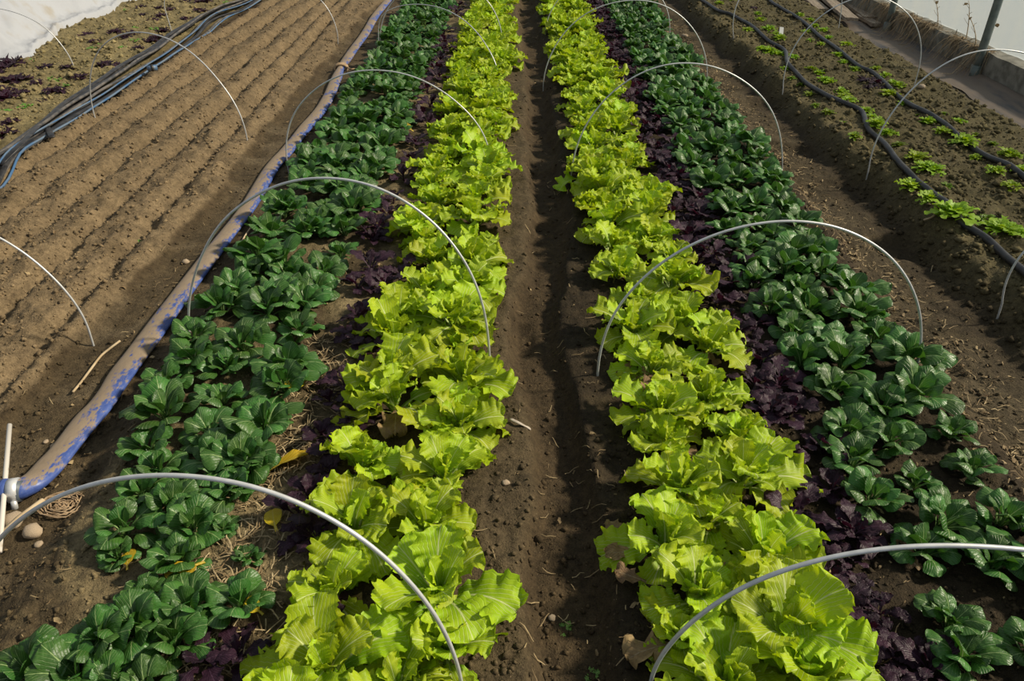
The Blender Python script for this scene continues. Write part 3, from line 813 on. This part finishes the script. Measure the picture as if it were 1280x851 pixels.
for p, s in pts:
    side = 'path side pipe' if p.x < 2.62 else 'kerb side pipe'
    rel = 'beyond its' if (p.x > (2.28 if p.x < 2.62 else 2.85)) else 'before its'
    z = sum(p.y > h for h in (2.62, 4.11, 5.77, 7.38))
    key = (side, rel, z); cnt[key] = cnt.get(key, 0) + 1
    zone = 'before nearest seedling hoop' if z == 0 else f'past {HN[z - 1]} seedling hoop'
    reln = 'kerb' if rel.startswith('beyond') else 'path'
    put_tuft(TUFT, 'lettuce_seedling', p, s * .90, f'green seedling, {reln} flank of the {side}, {ORD[cnt[key] - 1]} {zone}', 'seedling', 'bright green seedlings in the seedling bed')
pts = sorted([(at(840 + a[0] / 2.905, a[1] / 2.905), a[2] if len(a) > 2 else 1.0) for a in SB_DIM], key=lambda e: e[0].y)
for k, (p, s) in enumerate(pts):
    put_tuft(TUFT, 'lettuce_seedling', p, s * .8, f'small dull stunted seedling in the seedling bed, {ORD[k]} of these from the camera', 'seedling', 'stunted seedlings in the seedling bed', .55)
for k, (a, b, s) in enumerate(((715,298,1.3),(745,305,1.4),(735,322,1.1),(300,32,.9))):
    p = at(840 + a / 2.905, b / 2.905)
    put_tuft(PTUFT, 'purple_seedling', p, s, ('dark purple lettuce in the seedling bed, left one of a clump of three', 'dark purple lettuce in the seedling bed, largest of a clump of three', 'dark purple lettuce in the seedling bed, nearest of a clump of three', 'small dark purple lettuce far up the seedling bed')[k], 'lettuce', 'purple lettuces in the seedling bed')
# outermost left bed
PB = [(45,255,1.9),(20,275,1.6),(60,322,1.6),(25,392,1.7),(15,362,1.2),(85,377,1.2),(190,268,1.0),(270,270,.9),(430,262,1.4),(215,367,1.1),(320,310,1.0),(170,410,1.0),(150,332,1.0),(40,490,1.0),(25,540,1.2),(350,138,1.2),(465,127,1.1),(500,147,1.1),(595,168,1.4),(655,128,1.1),(610,82,1.1),(645,65,1.0),(685,42,1.3),(640,35,1.0),(755,77,1.2),(565,32,.9),(570,60,.9),(815,12,1.8),(805,44,1.2),(740,10,1.2),(380,165,.9),(555,192,.8),(240,360,.9),(630,150,.9),(530,135,1.0)]
pts = sorted([(at(a / 3.2, b / 3.2), s) for a, b, s in PB], key=lambda e: e[0].y)
for k, (p, s) in enumerate(pts):
    half, q = ('outer', k) if k < 18 else ('far', k - 18)
    size = 'large' if s > 1.45 else 'small'
    put_tuft(PTUFT, 'purple_seedling', p, s * .95, f'{size} purple lettuce in the {"near" if half == "outer" else "far"} half of the outermost bed, {ORD[q]} from the camera', 'lettuce', 'purple lettuces in the outermost bed')
GB = [(220,325,1.3),(255,340,.9),(400,335,1.5),(95,425,1.0),(15,445,1.0),(400,180,1.0),(490,190,.9),(530,160,.8),(555,162,1.0),(615,118,1.1),(500,40,1.0),(365,192,.9),(905,12,1.4),(130,240,.8),(540,110,.7),(200,310,.8)]
pts = sorted([(at(a / 3.2, b / 3.2), s) for a, b, s in GB], key=lambda e: e[0].y)
for k, (p, s) in enumerate(pts):
    put_tuft(WTUFT, 'weed', p, s * 1.4, f'green weed between the purple lettuces by the white cover, {ORD[k]} from the camera', 'weed', 'green weeds in the outermost bed')
for k, (a, b, lab) in enumerate(((705, 786, 'small green weed on the middle path beside the left lettuces'), (741, 843, 'tiny green weed on the middle path nearest the camera'), (175, 302, 'green weed sprouting in a furrow near the hose'))):
    put_tuft(WTUFT, 'weed', at(a, b), .75, lab, 'weed', 'weeds on the paths', 1.0)

# ------------------------------------------------------------------ black water pipes on the seedling bed
def pipe(px, r, label, name='drip_pipe', mat='black', lift=0.9):
    P = np.array([tuple(at(a, b)) for a, b in px])
    Q = catmull(P, 5); Q[:, 2] = ground(Q[:, 0], Q[:, 1])
    for _ in range(4): Q[1:-1, 2] = .25 * Q[:-2, 2] + .5 * Q[1:-1, 2] + .25 * Q[2:, 2]
    Q[:, 2] += r * lift
    return tag(tube_obj(name, Q, r, M[mat], 10), label, 'pipe', 'black pipes on the seedling bed')
pipe([(862,-8),(880,4),(899,15.6),(917.5,22.5),(933,31),(955,48),(977,62.5),(982,70),(984,81),(995.6,95),(1020.6,114),(1049,130),(1075,142),(1083,159),(1099,181),(1117.5,203),(1139,223),(1161,242),(1183,258),(1201,279),(1219,296),(1245,314),(1280,345),(1330,385)], .0175, 'kinked black water pipe along the path side of the seedling bed')
pipe([(955,-14),(961,0),(965,7),(977,12.5),(999,26.6),(1020.6,45),(1045.6,64),(1074,86),(1092.5,97),(1117.5,115.6),(1139,134),(1167.5,150),(1192.5,169),(1217.5,187.5),(1249,208),(1280,226.6),(1340,262)], .0175, 'black water pipe along the kerb side of the seedling bed')

# ------------------------------------------------------------------ bundle of hoses by the outermost bed
BC = [(-60,262),(-20,228),(20,199),(62,170),(100,142),(140,116),(176,92),(208,70),(240,46),(262,27),(290,13),(318,4),(345,-6),(370,-18)]
BP = catmull(np.array([tuple(at(a, b)) for a, b in BC]), 5)
def bundle_hose(k, off, r, mat, flat, label, z, s0=0.0, s1=1.0):
    n = len(BP); s = np.linspace(0, 1, n)
    T = np.gradient(BP, axis=0); T /= np.linalg.norm(T, axis=1)[:, None]
    S = np.cross(T, [0, 0, 1.0])
    spread = .55 + .6 * np.exp(-((s - .5) / .16) ** 2)
    o = off * spread + .05 * fbm(s * 9 + 3 * k, s * 0 + k, 200 + k, 2)
    Q = BP + S * o[:, None]
    Q[:, 2] = ground(Q[:, 0], Q[:, 1])
    for _ in range(4): Q[1:-1, 2] = .25 * Q[:-2, 2] + .5 * Q[1:-1, 2] + .25 * Q[2:, 2]
    Q[:, 2] += z + r * flat + .012 * (1 + 2 * vnoise(s * 8 + k, s * 0, 220 + k))
    i0, i1 = int(s0 * n), int(s1 * n)
    ob = tube_obj('irrigation_hose', Q[i0:i1], r, M[mat], 8, flat=flat)
    tag(ob, label, 'hose', 'hoses bundled beside the tilled bed')
for args in ((0, -.14, .020, 'black', .5, 'wide black hose on the outer edge of the bundle beside the purple lettuces', .0),
             (1, -.10, .014, 'black', .6, 'black hose lying next to the outer edge of the bundle', .02),
             (2, -.06, .022, 'black', .35, 'flat black drip tape on top of the bundle, outer half', .045),
             (3, -.03, .010, 'grey_hose', 1, 'thin grey hose running over the middle of the bundle', .055),
             (4, .0, .018, 'black', .4, 'flat black drip tape in the middle of the bundle', .02),
             (5, .03, .012, 'grey_hose', .8, 'grey hose beside the middle tape of the bundle', .035),
             (6, .06, .016, 'black', .5, 'black hose between the grey and the blue hoses of the bundle', .0),
             (7, .085, .0055, 'blue_hose', 1, 'thin blue hose on top of the bundle', .045),
             (8, .11, .012, 'grey_hose', .7, 'grey hose just inside the blue one at the edge of the bundle', .0),
             (10, .10, .020, 'black', .4, 'flat black drip tape under the thin blue hose of the bundle', .01),
             (11, -.12, .024, 'black', .3, 'flat black drip tape lying over the outer edge of the bundle', .035),
             (9, .145, .0075, 'blue_hose', 1, 'blue hose on the edge of the bundle facing the tilled bed', .0)):
    bundle_hose(*args)
Pb = [tuple(at(0, 206, .05)), tuple(at(28, 178, .10)), tuple(at(53, 153, .06)), tuple(at(58, 158, .05)), tuple(at(65, 172, .05))]
tag(tube_obj('irrigation_hose', catmull(np.array(Pb), 6), .02, M['black'], 8, flat=.3), 'bent flap of black drip tape sticking out of the hose bundle', 'hose', 'hoses bundled beside the tilled bed')
p = at(190, 84, .07)
e = empty('hose_connector', tuple(p)); tag(e, 'small bright blue hose connector on the bundle', 'connector')
tube_obj('body', [(-.03, -.02, 0), (.03, .02, 0)], .022, M['blue_hose'], 12, e)
tube_obj('collar', [(-.008, -.005, 0), (.008, .005, 0)], .027, M['black'], 12, e)

# ------------------------------------------------------------------ white row cover
def build_cover():
    edge = [(-60,118),(0,78),(25,74),(46,70),(48,62),(73,48),(76,38),(100,28),(118,24),(140,16),(152,4),(172,0),(200,-14)]
    E = np.array([tuple(at(a, b))[:2] for a, b in edge]); E = E[np.argsort(E[:, 1])]
    y = np.linspace(E[0, 1], E[-1, 1], 170); xe = np.interp(y, E[:, 1], E[:, 0])
    u = np.linspace(0, 1, 64)
    U, Y = np.meshgrid(u, y); XE = xe[:, None]
    X = XE - 1.75 * U ** 1.15 + .03 * fbm(Y * 4, U * 3, 300, 2) * (1 - U)
    rise = .50 * sm(.02, .55, U) * (1 - .9 * sm(.75, 1.0, U))
    fold = .09 * fbm(Y * 1.6 + U * 2.5, U * 2.2, 310, 2) + .30 * np.abs(fbm(Y * .8 - U * 1.5, U * 4.5, 320, 2))
    fold = fold + .06 * np.abs(np.sin(9 * U + 1.1 * Y + 3.5 * fbm(Y * .9, U * 2, 350, 2)))
    Z = ground(X, Y) * (1 - U) + rise + fold * (.06 + sm(.02, .3, U)) + .02
    hem = .02 * np.exp(-((U - .03) / .03) ** 2) * (1 + 1.2 * vnoise(Y * 3, Y * 0, 330))
    Z = np.maximum(Z + hem, ground(X, Y) + .006)
    Z[:, 0] = ground(X[:, 0], Y[:, 0]) - .03
    V = np.stack([X, Y, Z], -1).reshape(-1, 3); nu, ny = len(u), len(y)
    i, j = np.meshgrid(np.arange(ny - 1), np.arange(nu - 1), indexing='ij'); k = (i * nu + j).ravel()
    F = np.stack([k, k + nu, k + nu + 1, k + 1], 1)
    c = np.array([V[:, 0].mean(), V[:, 1].mean(), 0])
    tag(link('row_cover', mesh_np('row_cover', V - c, F, M['tarp']), None, c), 'white fleece row cover draped in folds over the outermost bed', 'row cover')
build_cover()

# ------------------------------------------------------------------ boards, sheet, tag and sticks
def board(p, q, w, th, label, z=0.0):
    p, q = Vector(p), Vector(q); d = q - p; L = d.length
    V, F = box(-w / 2, w / 2, -L / 2, L / 2, 0, th, 10, .003, int(L * 1000))
    o = link('plank', mesh_np('plank', V, F, M['wood'], smooth=False), None, (p + q) / 2 + Vector((0, 0, z)))
    o.rotation_euler = d.to_track_quat('Y', 'Z').to_euler()
    tag(o, label, 'board', 'old planks at the end of the kerb path')
board(at(1008, -14), at(1062, 35), .13, .03, 'weathered plank lying on top beside the seedling bed', .07)
board(at(1036, -10), at(1087, 29), .15, .03, 'weathered plank next to the kerb side', .035)
board(at(985, -16), at(1028, 18), .13, .03, 'weathered plank lowest, half under the top one', .03)
board(at(1074, 25), at(1094, 37), .10, .03, 'short plank end by the dry grass', .03)

def build_mat():
    y = np.linspace(2.5, 8.6, 110); x = np.linspace(3.38, KX - .01, 16)
    X, Y = np.meshgrid(x, y); X = X + (KX - X) * .45 * fbm(Y * 1.1, Y * 0, 340, 3)
    Z = ground(X, Y) + .007 + .010 * np.abs(fbm(X * 10, Y * 1.2, 345, 2)) + .03 * sm(KX - .12, KX, X)
    V = np.stack([X, Y, Z], -1).reshape(-1, 3); nx = len(x); ny = len(y)
    i, j = np.meshgrid(np.arange(ny - 1), np.arange(nx - 1), indexing='ij'); k = (i * nx + j).ravel()
    F = np.stack([k, k + 1, k + nx + 1, k + nx], 1)
    tag(link('ground_sheet', mesh_np('ground_sheet', V, F, M['mat'])), 'muddy black ground sheet on the path along the kerb', 'sheet')
build_mat()

p = at(976, 46)
V, F = box(-.022, .022, -.0015, .0015, -.03, .085); o = link('plant_tag', mesh_np('plant_tag', V, F, M['tag'], smooth=False), None, tuple(p)); o.rotation_euler = (-.35, .15, .3)
tag(o, 'small white plant tag stuck among the far seedlings', 'tag')

a, b = at(12, 531, .085), at(-1, 690, .02)
tag(tube_obj('stake', np.array([a, (a + b) / 2, b]), [.0075, .0075, .0075], M['white'], 8), 'thin dirty white stake lying across the hose coupling', 'stake')
a, b = at(54, 625, .025), at(-6, 676, .02)
tag(tube_obj('stick', np.array([a, (a + b) / 2 + Vector((0, .004, .004)), b]), [.008, .010, .009], M['stick'], 7), 'pale wooden stick beneath the blue hose end', 'stick')
P = [at(x, y, .012) for x, y in ((91,490),(101,478),(113,462),(126,445),(138,435),(150,426))]
tag(tube_obj('twig', catmull(np.array(P), 4), .0045, M['stick'], 6), 'bent pale twig on the wet path below the nearest tilled bed hoop', 'twig')
P = [at(x, y, .012) for x, y in ((300,306),(308,292),(318,279))]
tag(tube_obj('twig', catmull(np.array(P), 4), .004, M['stick'], 6), 'short straw twig between hose and tatsoi beside the second hoop', 'twig')
P = [at(x, y, .02) for x, y in ((1155,274),(1166,271),(1171,262),(1170,252))]
tag(tube_obj('twig', catmull(np.array(P), 4), .005, M['stick'], 6), 'curled twig on the bank under the path side pipe', 'twig')
P = [at(x, y, .01) for x, y in ((637,523),(650,529),(663,536))]
tag(tube_obj('peel', catmull(np.array(P), 5), [.002] + [.006] * 8 + [.009, .007], M['straw_pale'], 8, flat=.3), 'whitish shred of peel on the middle path', 'peel')

def rock_mesh(seed, sub=2):
    import bmesh
    bm = bmesh.new(); bmesh.ops.create_icosphere(bm, subdivisions=sub, radius=1)
    r = np.random.default_rng(seed); o = r.uniform(0, 50, 3)
    for v in bm.verts:
        c = v.co
        n = float(fbm(np.array([c.x * 1.3 + o[0] + c.z]), np.array([c.y * 1.3 + o[1] - c.z]), seed, 3)[0])
        v.co = c * (1 + .38 * n); v.co.z *= .72
    me = bpy.data.meshes.new('stone'); bm.to_mesh(me); bm.free(); me.materials.append(M['stone'])
    me.polygons.foreach_set('use_smooth', np.ones(len(me.polygons), bool))
    return me
for k, (px, py, r, lab) in enumerate(((40,664,.027,'largest round pale clod beside the hose end on the wet path'), (48,680,.011,'small pebble touching the largest clod by the hose end'), (69,558,.014,'pale stone at the edge of the blue hose, above its bend'), (57,552,.009,'small stone beside the pale stone above the hose bend'), (58,571,.013,'flat stone against the hose bend'),
        (232,327,.016,'pale stone on the wet path by the second hoop'), (28,604,.016,'stone just above the hose coupling'), (690,772,.009,'grey pebble on the middle path by the left lettuces'), (856,45,.030,'pale stone on the far right path by the hoop legs'), (632,603,.011,'brown pebble on the middle path edge'), (1152,108,.025,'stone by the foot of the third seedling hoop'), (16,650,.03,'crumbling pale clod under the hose coupling'))):
    p = at(px, py, r * .45)
    o = link('stone', rock_mesh(k + 1), None, tuple(p)); o.scale = (r * 1.1, r, r * .9); o.rotation_euler = (0, 0, R(0, 6))
    tag(o, lab, 'stone', 'stones on the paths')

# tangled root mat
P = []
for k in range(230):
    t = k * .37; rr = .028 + .022 * math.sin(k * .113) + R(-.006, .006)
    P.append((rr * math.cos(t) * 1.35, rr * math.sin(t), .006 + .008 * abs(math.sin(k * .7)) + R(0, .004)))
p = at(80, 634)
V, F = tube(np.array(P), .0020, 5)
tag(link('root_mat', mesh_np('root_mat', V, F, M['cord']), None, tuple(p)), 'round tangle of dry roots on the wet path beside the hose end', 'root mat')

# fallen leaves
for k, (px, py, s, rz, lab) in enumerate(((336,588,1.3,-1.2,'large yellow leaf on the soil at the edge of the left tatsoi'), (346,664,.8,.5,'yellow leaf on bare soil beside purple mustard'), (256,702,1.0,2.4,'yellow leaf among straw between front tatsoi plants'), (159,712,.6,.3,'small yellow leaf beside the small front tatsoi'), (329,768,.6,1.0,'orange yellow leaf on soil by the front tatsoi'), (266,634,.7,2.0,'yellow leaf in straw beneath the nearest hoop'), (178,846,.8,1.0,'yellow leaf at the front between tatsoi and purple mustard'), (284,466,1.0,.4,'yellow leaf between tatsoi plants under the second hoop'), (384,475,.9,2.6,'bright yellow leaf on the inner edge of the left tatsoi'), (148,826,.8,3.0,'yellow green leaf under the front tatsoi'), (517,164,.9,1.0,'yellow leaf by the third hoop at the purple mustard'), (530,76,.9,1.0,'pale yellow leaf between tatsoi and far purple mustard'), (1025,838,.7,.4,'faded yellow leaf at the front beside the purple patch'))):
    p = at(px, py, .012)
    o = link('fallen_leaf', rng.choice(YEL)[0], None, tuple(p)); o.rotation_euler = (R(.05, .3), R(-.3, .3), rz); o.scale = (s,) * 3
    tag(o, lab, 'leaf', 'yellow leaves on the soil')
for k, (px, py, s, rz, lab) in enumerate(((859,92,.9,.2,'pale yellow dead leaf standing in the right tatsoi by the third hoop'), (808,727,.5,1.4,'brown dead leaf beside the right lettuces, lower of two'), (792,690,.45,1.7,'brown dead leaf beside the right lettuces, upper of two'), (905,622,.5,.6,'yellow brown dead leaf inside the right lettuce row'), (885,845,.5,1.0,'cream dead leaf at the front of the right lettuces'), (785,655,.4,2.0,'dry curled leaf edge by the path at the right lettuces'), (1150,712,.5,0.4,'cream dead stem under the front right tatsoi'))):
    p = at(px, py, .02)
    o = link('dead_leaf', rng.choice(WITH)[0], None, tuple(p)); o.rotation_euler = (R(.0, .3), R(-.3, .3), rz); o.scale = (s,) * 3
    tag(o, lab, 'leaf', 'dead leaves at the right lettuces')

# ------------------------------------------------------------------ loose stuff: crumbs, straw, litter, dry grass
def crumbs(n, name, mat, rmin, rmax, sampler, tone_attr, label, bright=1.15, big=0):
    X, Y = sampler(n)
    Z = ground(X, Y)
    base = np.array([(1, 0, 0), (-1, 0, 0), (0, 1, 0), (0, -1, 0), (0, 0, 1), (0, 0, -1)], float)
    f8 = np.array([(0, 2, 4), (2, 1, 4), (1, 3, 4), (3, 0, 4), (2, 0, 5), (1, 2, 5), (3, 1, 5), (0, 3, 5)])
    r = rmin * (rmax / rmin) ** (nrg.random(n) ** 2.2)
    J = base[None] * (1 + nrg.uniform(-.4, .4, (n, 6, 1))) + nrg.uniform(-.25, .25, (n, 6, 3))
    an = nrg.uniform(0, 6.28, n); ca, sa = np.cos(an)[:, None], np.sin(an)[:, None]
    Jx = J[..., 0] * ca - J[..., 1] * sa; Jy = J[..., 0] * sa + J[..., 1] * ca
    V = np.stack([Jx * r[:, None] + X[:, None], Jy * r[:, None] + Y[:, None], J[..., 2] * .75 * r[:, None] + (Z + r * .25)[:, None]], -1).reshape(-1, 3)
    F = (f8[None] + 6 * np.arange(n)[:, None, None]).reshape(-1, 3)
    C = soil_colour(X, Y, Z) * bright * nrg.uniform(.8, 1.3, (n, 1))
    tag(link(name, mesh_np(name, V, F, mat, smooth=False, attr=(tone_attr, np.repeat(C, 6, 0)))), label, kind='stuff')
def fan(n):
    y = .8 * (10.5 / .8) ** nrg.random(n); x = nrg.uniform(-1, 1, n) * (1.5 + .68 * y); return x, y
crumbs(34000, 'soil_crumbs', M['crumb'], .002, .013, fan, 'soil', 'loose crumbs and clods of soil strewn over the ground')
def tilled(n):
    y = 1.5 * (10 / 1.5) ** nrg.random(n); return nrg.uniform(-3.1, -1.7, n), y
crumbs(9000, 'soil_clods', M['crumb'], .003, .015, tilled, 'soil', 'clods of dry soil on the tilled bed', 1.05)

def seedbed(n):
    y = 2.2 * (10 / 2.2) ** nrg.random(n); return nrg.uniform(1.9, 3.35, n), y
crumbs(9000, 'seedbed_clods', M['crumb'], .005, .026, seedbed, 'soil', 'clods of soil on the seedling bed and its bank', 1.05)
def farbed(n):
    y = 4.5 * (10.5 / 4.5) ** nrg.random(n); return nrg.uniform(-6.4, -3.3, n), y
crumbs(6000, 'outer_bed_clods', M['crumb'], .006, .030, farbed, 'soil', 'clods of dry soil on the outermost bed', 1.1)

def strips(n, name, sampler, lmin, lmax, w, label, lo, hi):
    X, Y = sampler(n); L = nrg.uniform(lmin, lmax, n); an = nrg.uniform(0, 3.14, n)
    K = 4; Vs = np.zeros((n, K, 3, 3)); bendc = nrg.uniform(-.5, .5, n)
    for k in range(K):
        s = (k / (K - 1) - .5) * L; a2 = an + bendc * (k / (K - 1) - .5) * 2
        cx = X + s * np.cos(an); cy = Y + s * np.sin(an) + bendc * .3 * L * (k / (K - 1) - .5) ** 2 * 4
        cz = ground(cx, cy) + .004 + nrg.uniform(0, .012, n)
        ww = w * (.7 if k in (0, K - 1) else 1)
        for q, (dx, dz) in enumerate(((-1, 0), (0, .8), (1, 0))):
            Vs[:, k, q, 0] = cx - np.sin(a2) * dx * ww; Vs[:, k, q, 1] = cy + np.cos(a2) * dx * ww; Vs[:, k, q, 2] = cz + dz * ww
    V = Vs.reshape(-1, 3); F = []
    base = np.arange(n) * K * 3
    fq = []
    for k in range(K - 1):
        for q in range(2):
            fq.append(np.stack([base + k * 3 + q, base + (k + 1) * 3 + q, base + (k + 1) * 3 + q + 1, base + k * 3 + q + 1], 1))
    C = np.array(lo) + (np.array(hi) - np.array(lo)) * nrg.random((n, 1))
    tag(link(name, mesh_np(name, V, np.vstack(fq), M['straw'], attr=('tone', np.repeat(C, K * 3, 0)))), label, kind='stuff')
def s_left(n):
    y = .9 + 1.5 * nrg.random(n) ** 1.3; return -.70 + nrg.normal(0, .11, n), y
strips(900, 'straw_litter', s_left, .015, .075, .0018, 'straw and dry stems on the soil at the inner edge of the left tatsoi', (.25, .17, .08), (.60, .48, .28))
def s_all(n):
    y = .9 * (9.5 / .9) ** nrg.random(n); return nrg.choice([-1.45, -1.1, -.7, .1, .3, .9, 1.2, 1.65, 2.6, -4.0], n) + nrg.normal(0, .12, n), y
strips(1100, 'straw_bits', s_all, .010, .05, .0014, 'scattered short bits of straw', (.20, .14, .07), (.48, .37, .20))

def flakes(n, name, sampler, rmin, rmax, label, lo, hi):
    X, Y = sampler(n); r = nrg.uniform(rmin, rmax, n); an = nrg.uniform(0, 6.28, n); asp = nrg.uniform(.15, .65, n)
    Vs = np.zeros((n, 9, 3))
    for k in range(9):
        gx_, gy_ = (k % 3) - 1, (k // 3) - 1
        rr = r * nrg.uniform(.45, 1.3, n)
        lx = gx_ * rr * (1 if gy_ == 0 else .65); ly = gy_ * rr * asp * (1 if gx_ == 0 else .8)
        x = X + lx * np.cos(an) - ly * np.sin(an); y = Y + lx * np.sin(an) + ly * np.cos(an)
        Vs[:, k, 0] = x; Vs[:, k, 1] = y; Vs[:, k, 2] = ground(x, y) + .003 + nrg.uniform(0, .9, n) * r
    fq = [np.stack([np.arange(n) * 9 + a, np.arange(n) * 9 + a + 1, np.arange(n) * 9 + a + 4, np.arange(n) * 9 + a + 3], 1) for a in (0, 1, 3, 4)]
    C = np.array(lo) + (np.array(hi) - np.array(lo)) * nrg.random((n, 1))
    tag(link(name, mesh_np(name, Vs.reshape(-1, 3), np.vstack(fq), M['straw'], attr=('tone', np.repeat(C, 9, 0)))), label, kind='stuff')
def f_right(n):
    y = 1.0 + 8 * nrg.random(n) ** 1.2; return 1.62 + nrg.normal(0, .085, n) + .03 * np.sin(y * 3), y
flakes(1500, 'dry_leaf_litter', f_right, .003, .014, 'dry tan leaf litter along the edge of the right tatsoi', (.09, .06, .03), (.42, .32, .17))
strips(700, 'straw_strands', f_right, .012, .06, .0018, 'dry stems tangled in the litter at the right tatsoi', (.16, .11, .05), (.52, .40, .22))
def f_all(n):
    y = .9 * (9 / .9) ** nrg.random(n); return nrg.choice([-1.5, -1.2, -.7, .32, .6, .9, 1.2, 2.4, -2.3, -4.0], n) + nrg.normal(0, .14, n), y
flakes(800, 'leaf_scraps', f_all, .004, .014, 'scattered scraps of dry leaves on the soil', (.18, .12, .06), (.45, .34, .18))

def build_dry_grass(y0, y1, n, label):
    V, F, C = [], [], []
    cl = [R(y0, y1) for _ in range(max(6, n // 28))]
    for i in range(n):
        y = min(max(rng.choice(cl) + rng.gauss(0, .07), y0), y1); x = KX + R(-.01, .09); z = .20
        l = R(.05, .16) if R(0, 1) < .8 else R(.18, .36); out = R(-.02, 1.0); dy = R(-.9, .9); lift = R(.1, 1.0)
        w = R(.002, .0055); b = len(V); K = 5; tone = R(0, 1)
        for k in range(K):
            t = k / (K - 1)
            cx = x - out * l * t; cz = z + lift * l * t - (lift + out) * 1.25 * l * t * t; cy = y + dy * l * t
            if cx > KX - .005: cz = max(cz, .203)
            cz = max(cz, .02)
            for q in (-1, 1):
                V.append((cx, cy + q * w * (1 - .7 * t), cz + q * .3 * w)); C.append((.10 + .42 * tone, .07 + .31 * tone, .03 + .19 * tone))
            if k: F.append((b + 2 * k - 2, b + 2 * k - 1, b + 2 * k + 1, b + 2 * k))
    tag(link('dry_grass', mesh_np('dry_grass', V, F, M['straw'], attr=('tone', np.array(C)))), label, kind='stuff')
ya, yb = at(1225, 95).y, at(1110, 40).y
build_dry_grass(ya - .05, yb - .15, 520, 'dry grass hanging over the kerb between the two posts')
build_dry_grass(yb - .1, yb + 1.6, 380, 'dry grass hanging over the kerb beyond the farther post')
for k, (dy, h, bend, lab) in enumerate(((.42, .30, .06, 'tall dead weed stalk with dry tip on the kerb, middle one'), (.10, .22, -.05, 'dead weed stalk on the kerb beside the nearer post'), (.95, .22, .09, 'dead weed stalk on the kerb nearer the farther post'), (.25, .20, .14, 'leaning dead weed stalk bent toward the nearer post'))):
    y = ya + dy; x = KX + .07
    e = empty('dead_weed', (x, y, .19)); tag(e, lab, 'weed', 'dead weed stalks on the kerb')
    Q = catmull(np.array([(0, 0, 0), (-.01, bend * .3, h * .4), (-.02, bend, h * .8), (-.03, bend * 1.6, h)]), 4)
    tube_obj('stem', Q, np.linspace(.005, .002, len(Q)), M['stick'], 5, e, up=(1, 0, 0))
    for q in range(3):
        b = Q[4 + 2 * q]
        tube_obj('twig', np.array([b, b + np.array([-.02, .03 * (-1) ** q, .03]), b + np.array([-.02, .06 * (-1) ** q, .045])]), .0018, M['stick'], 4, e, up=(1, 0, 0))
    o = link('dry_leaf', WITH[k % 4][0], e, tuple(Q[-3])); o.scale = (.28,) * 3; o.rotation_euler = (0, 1.0, R(0, 6))
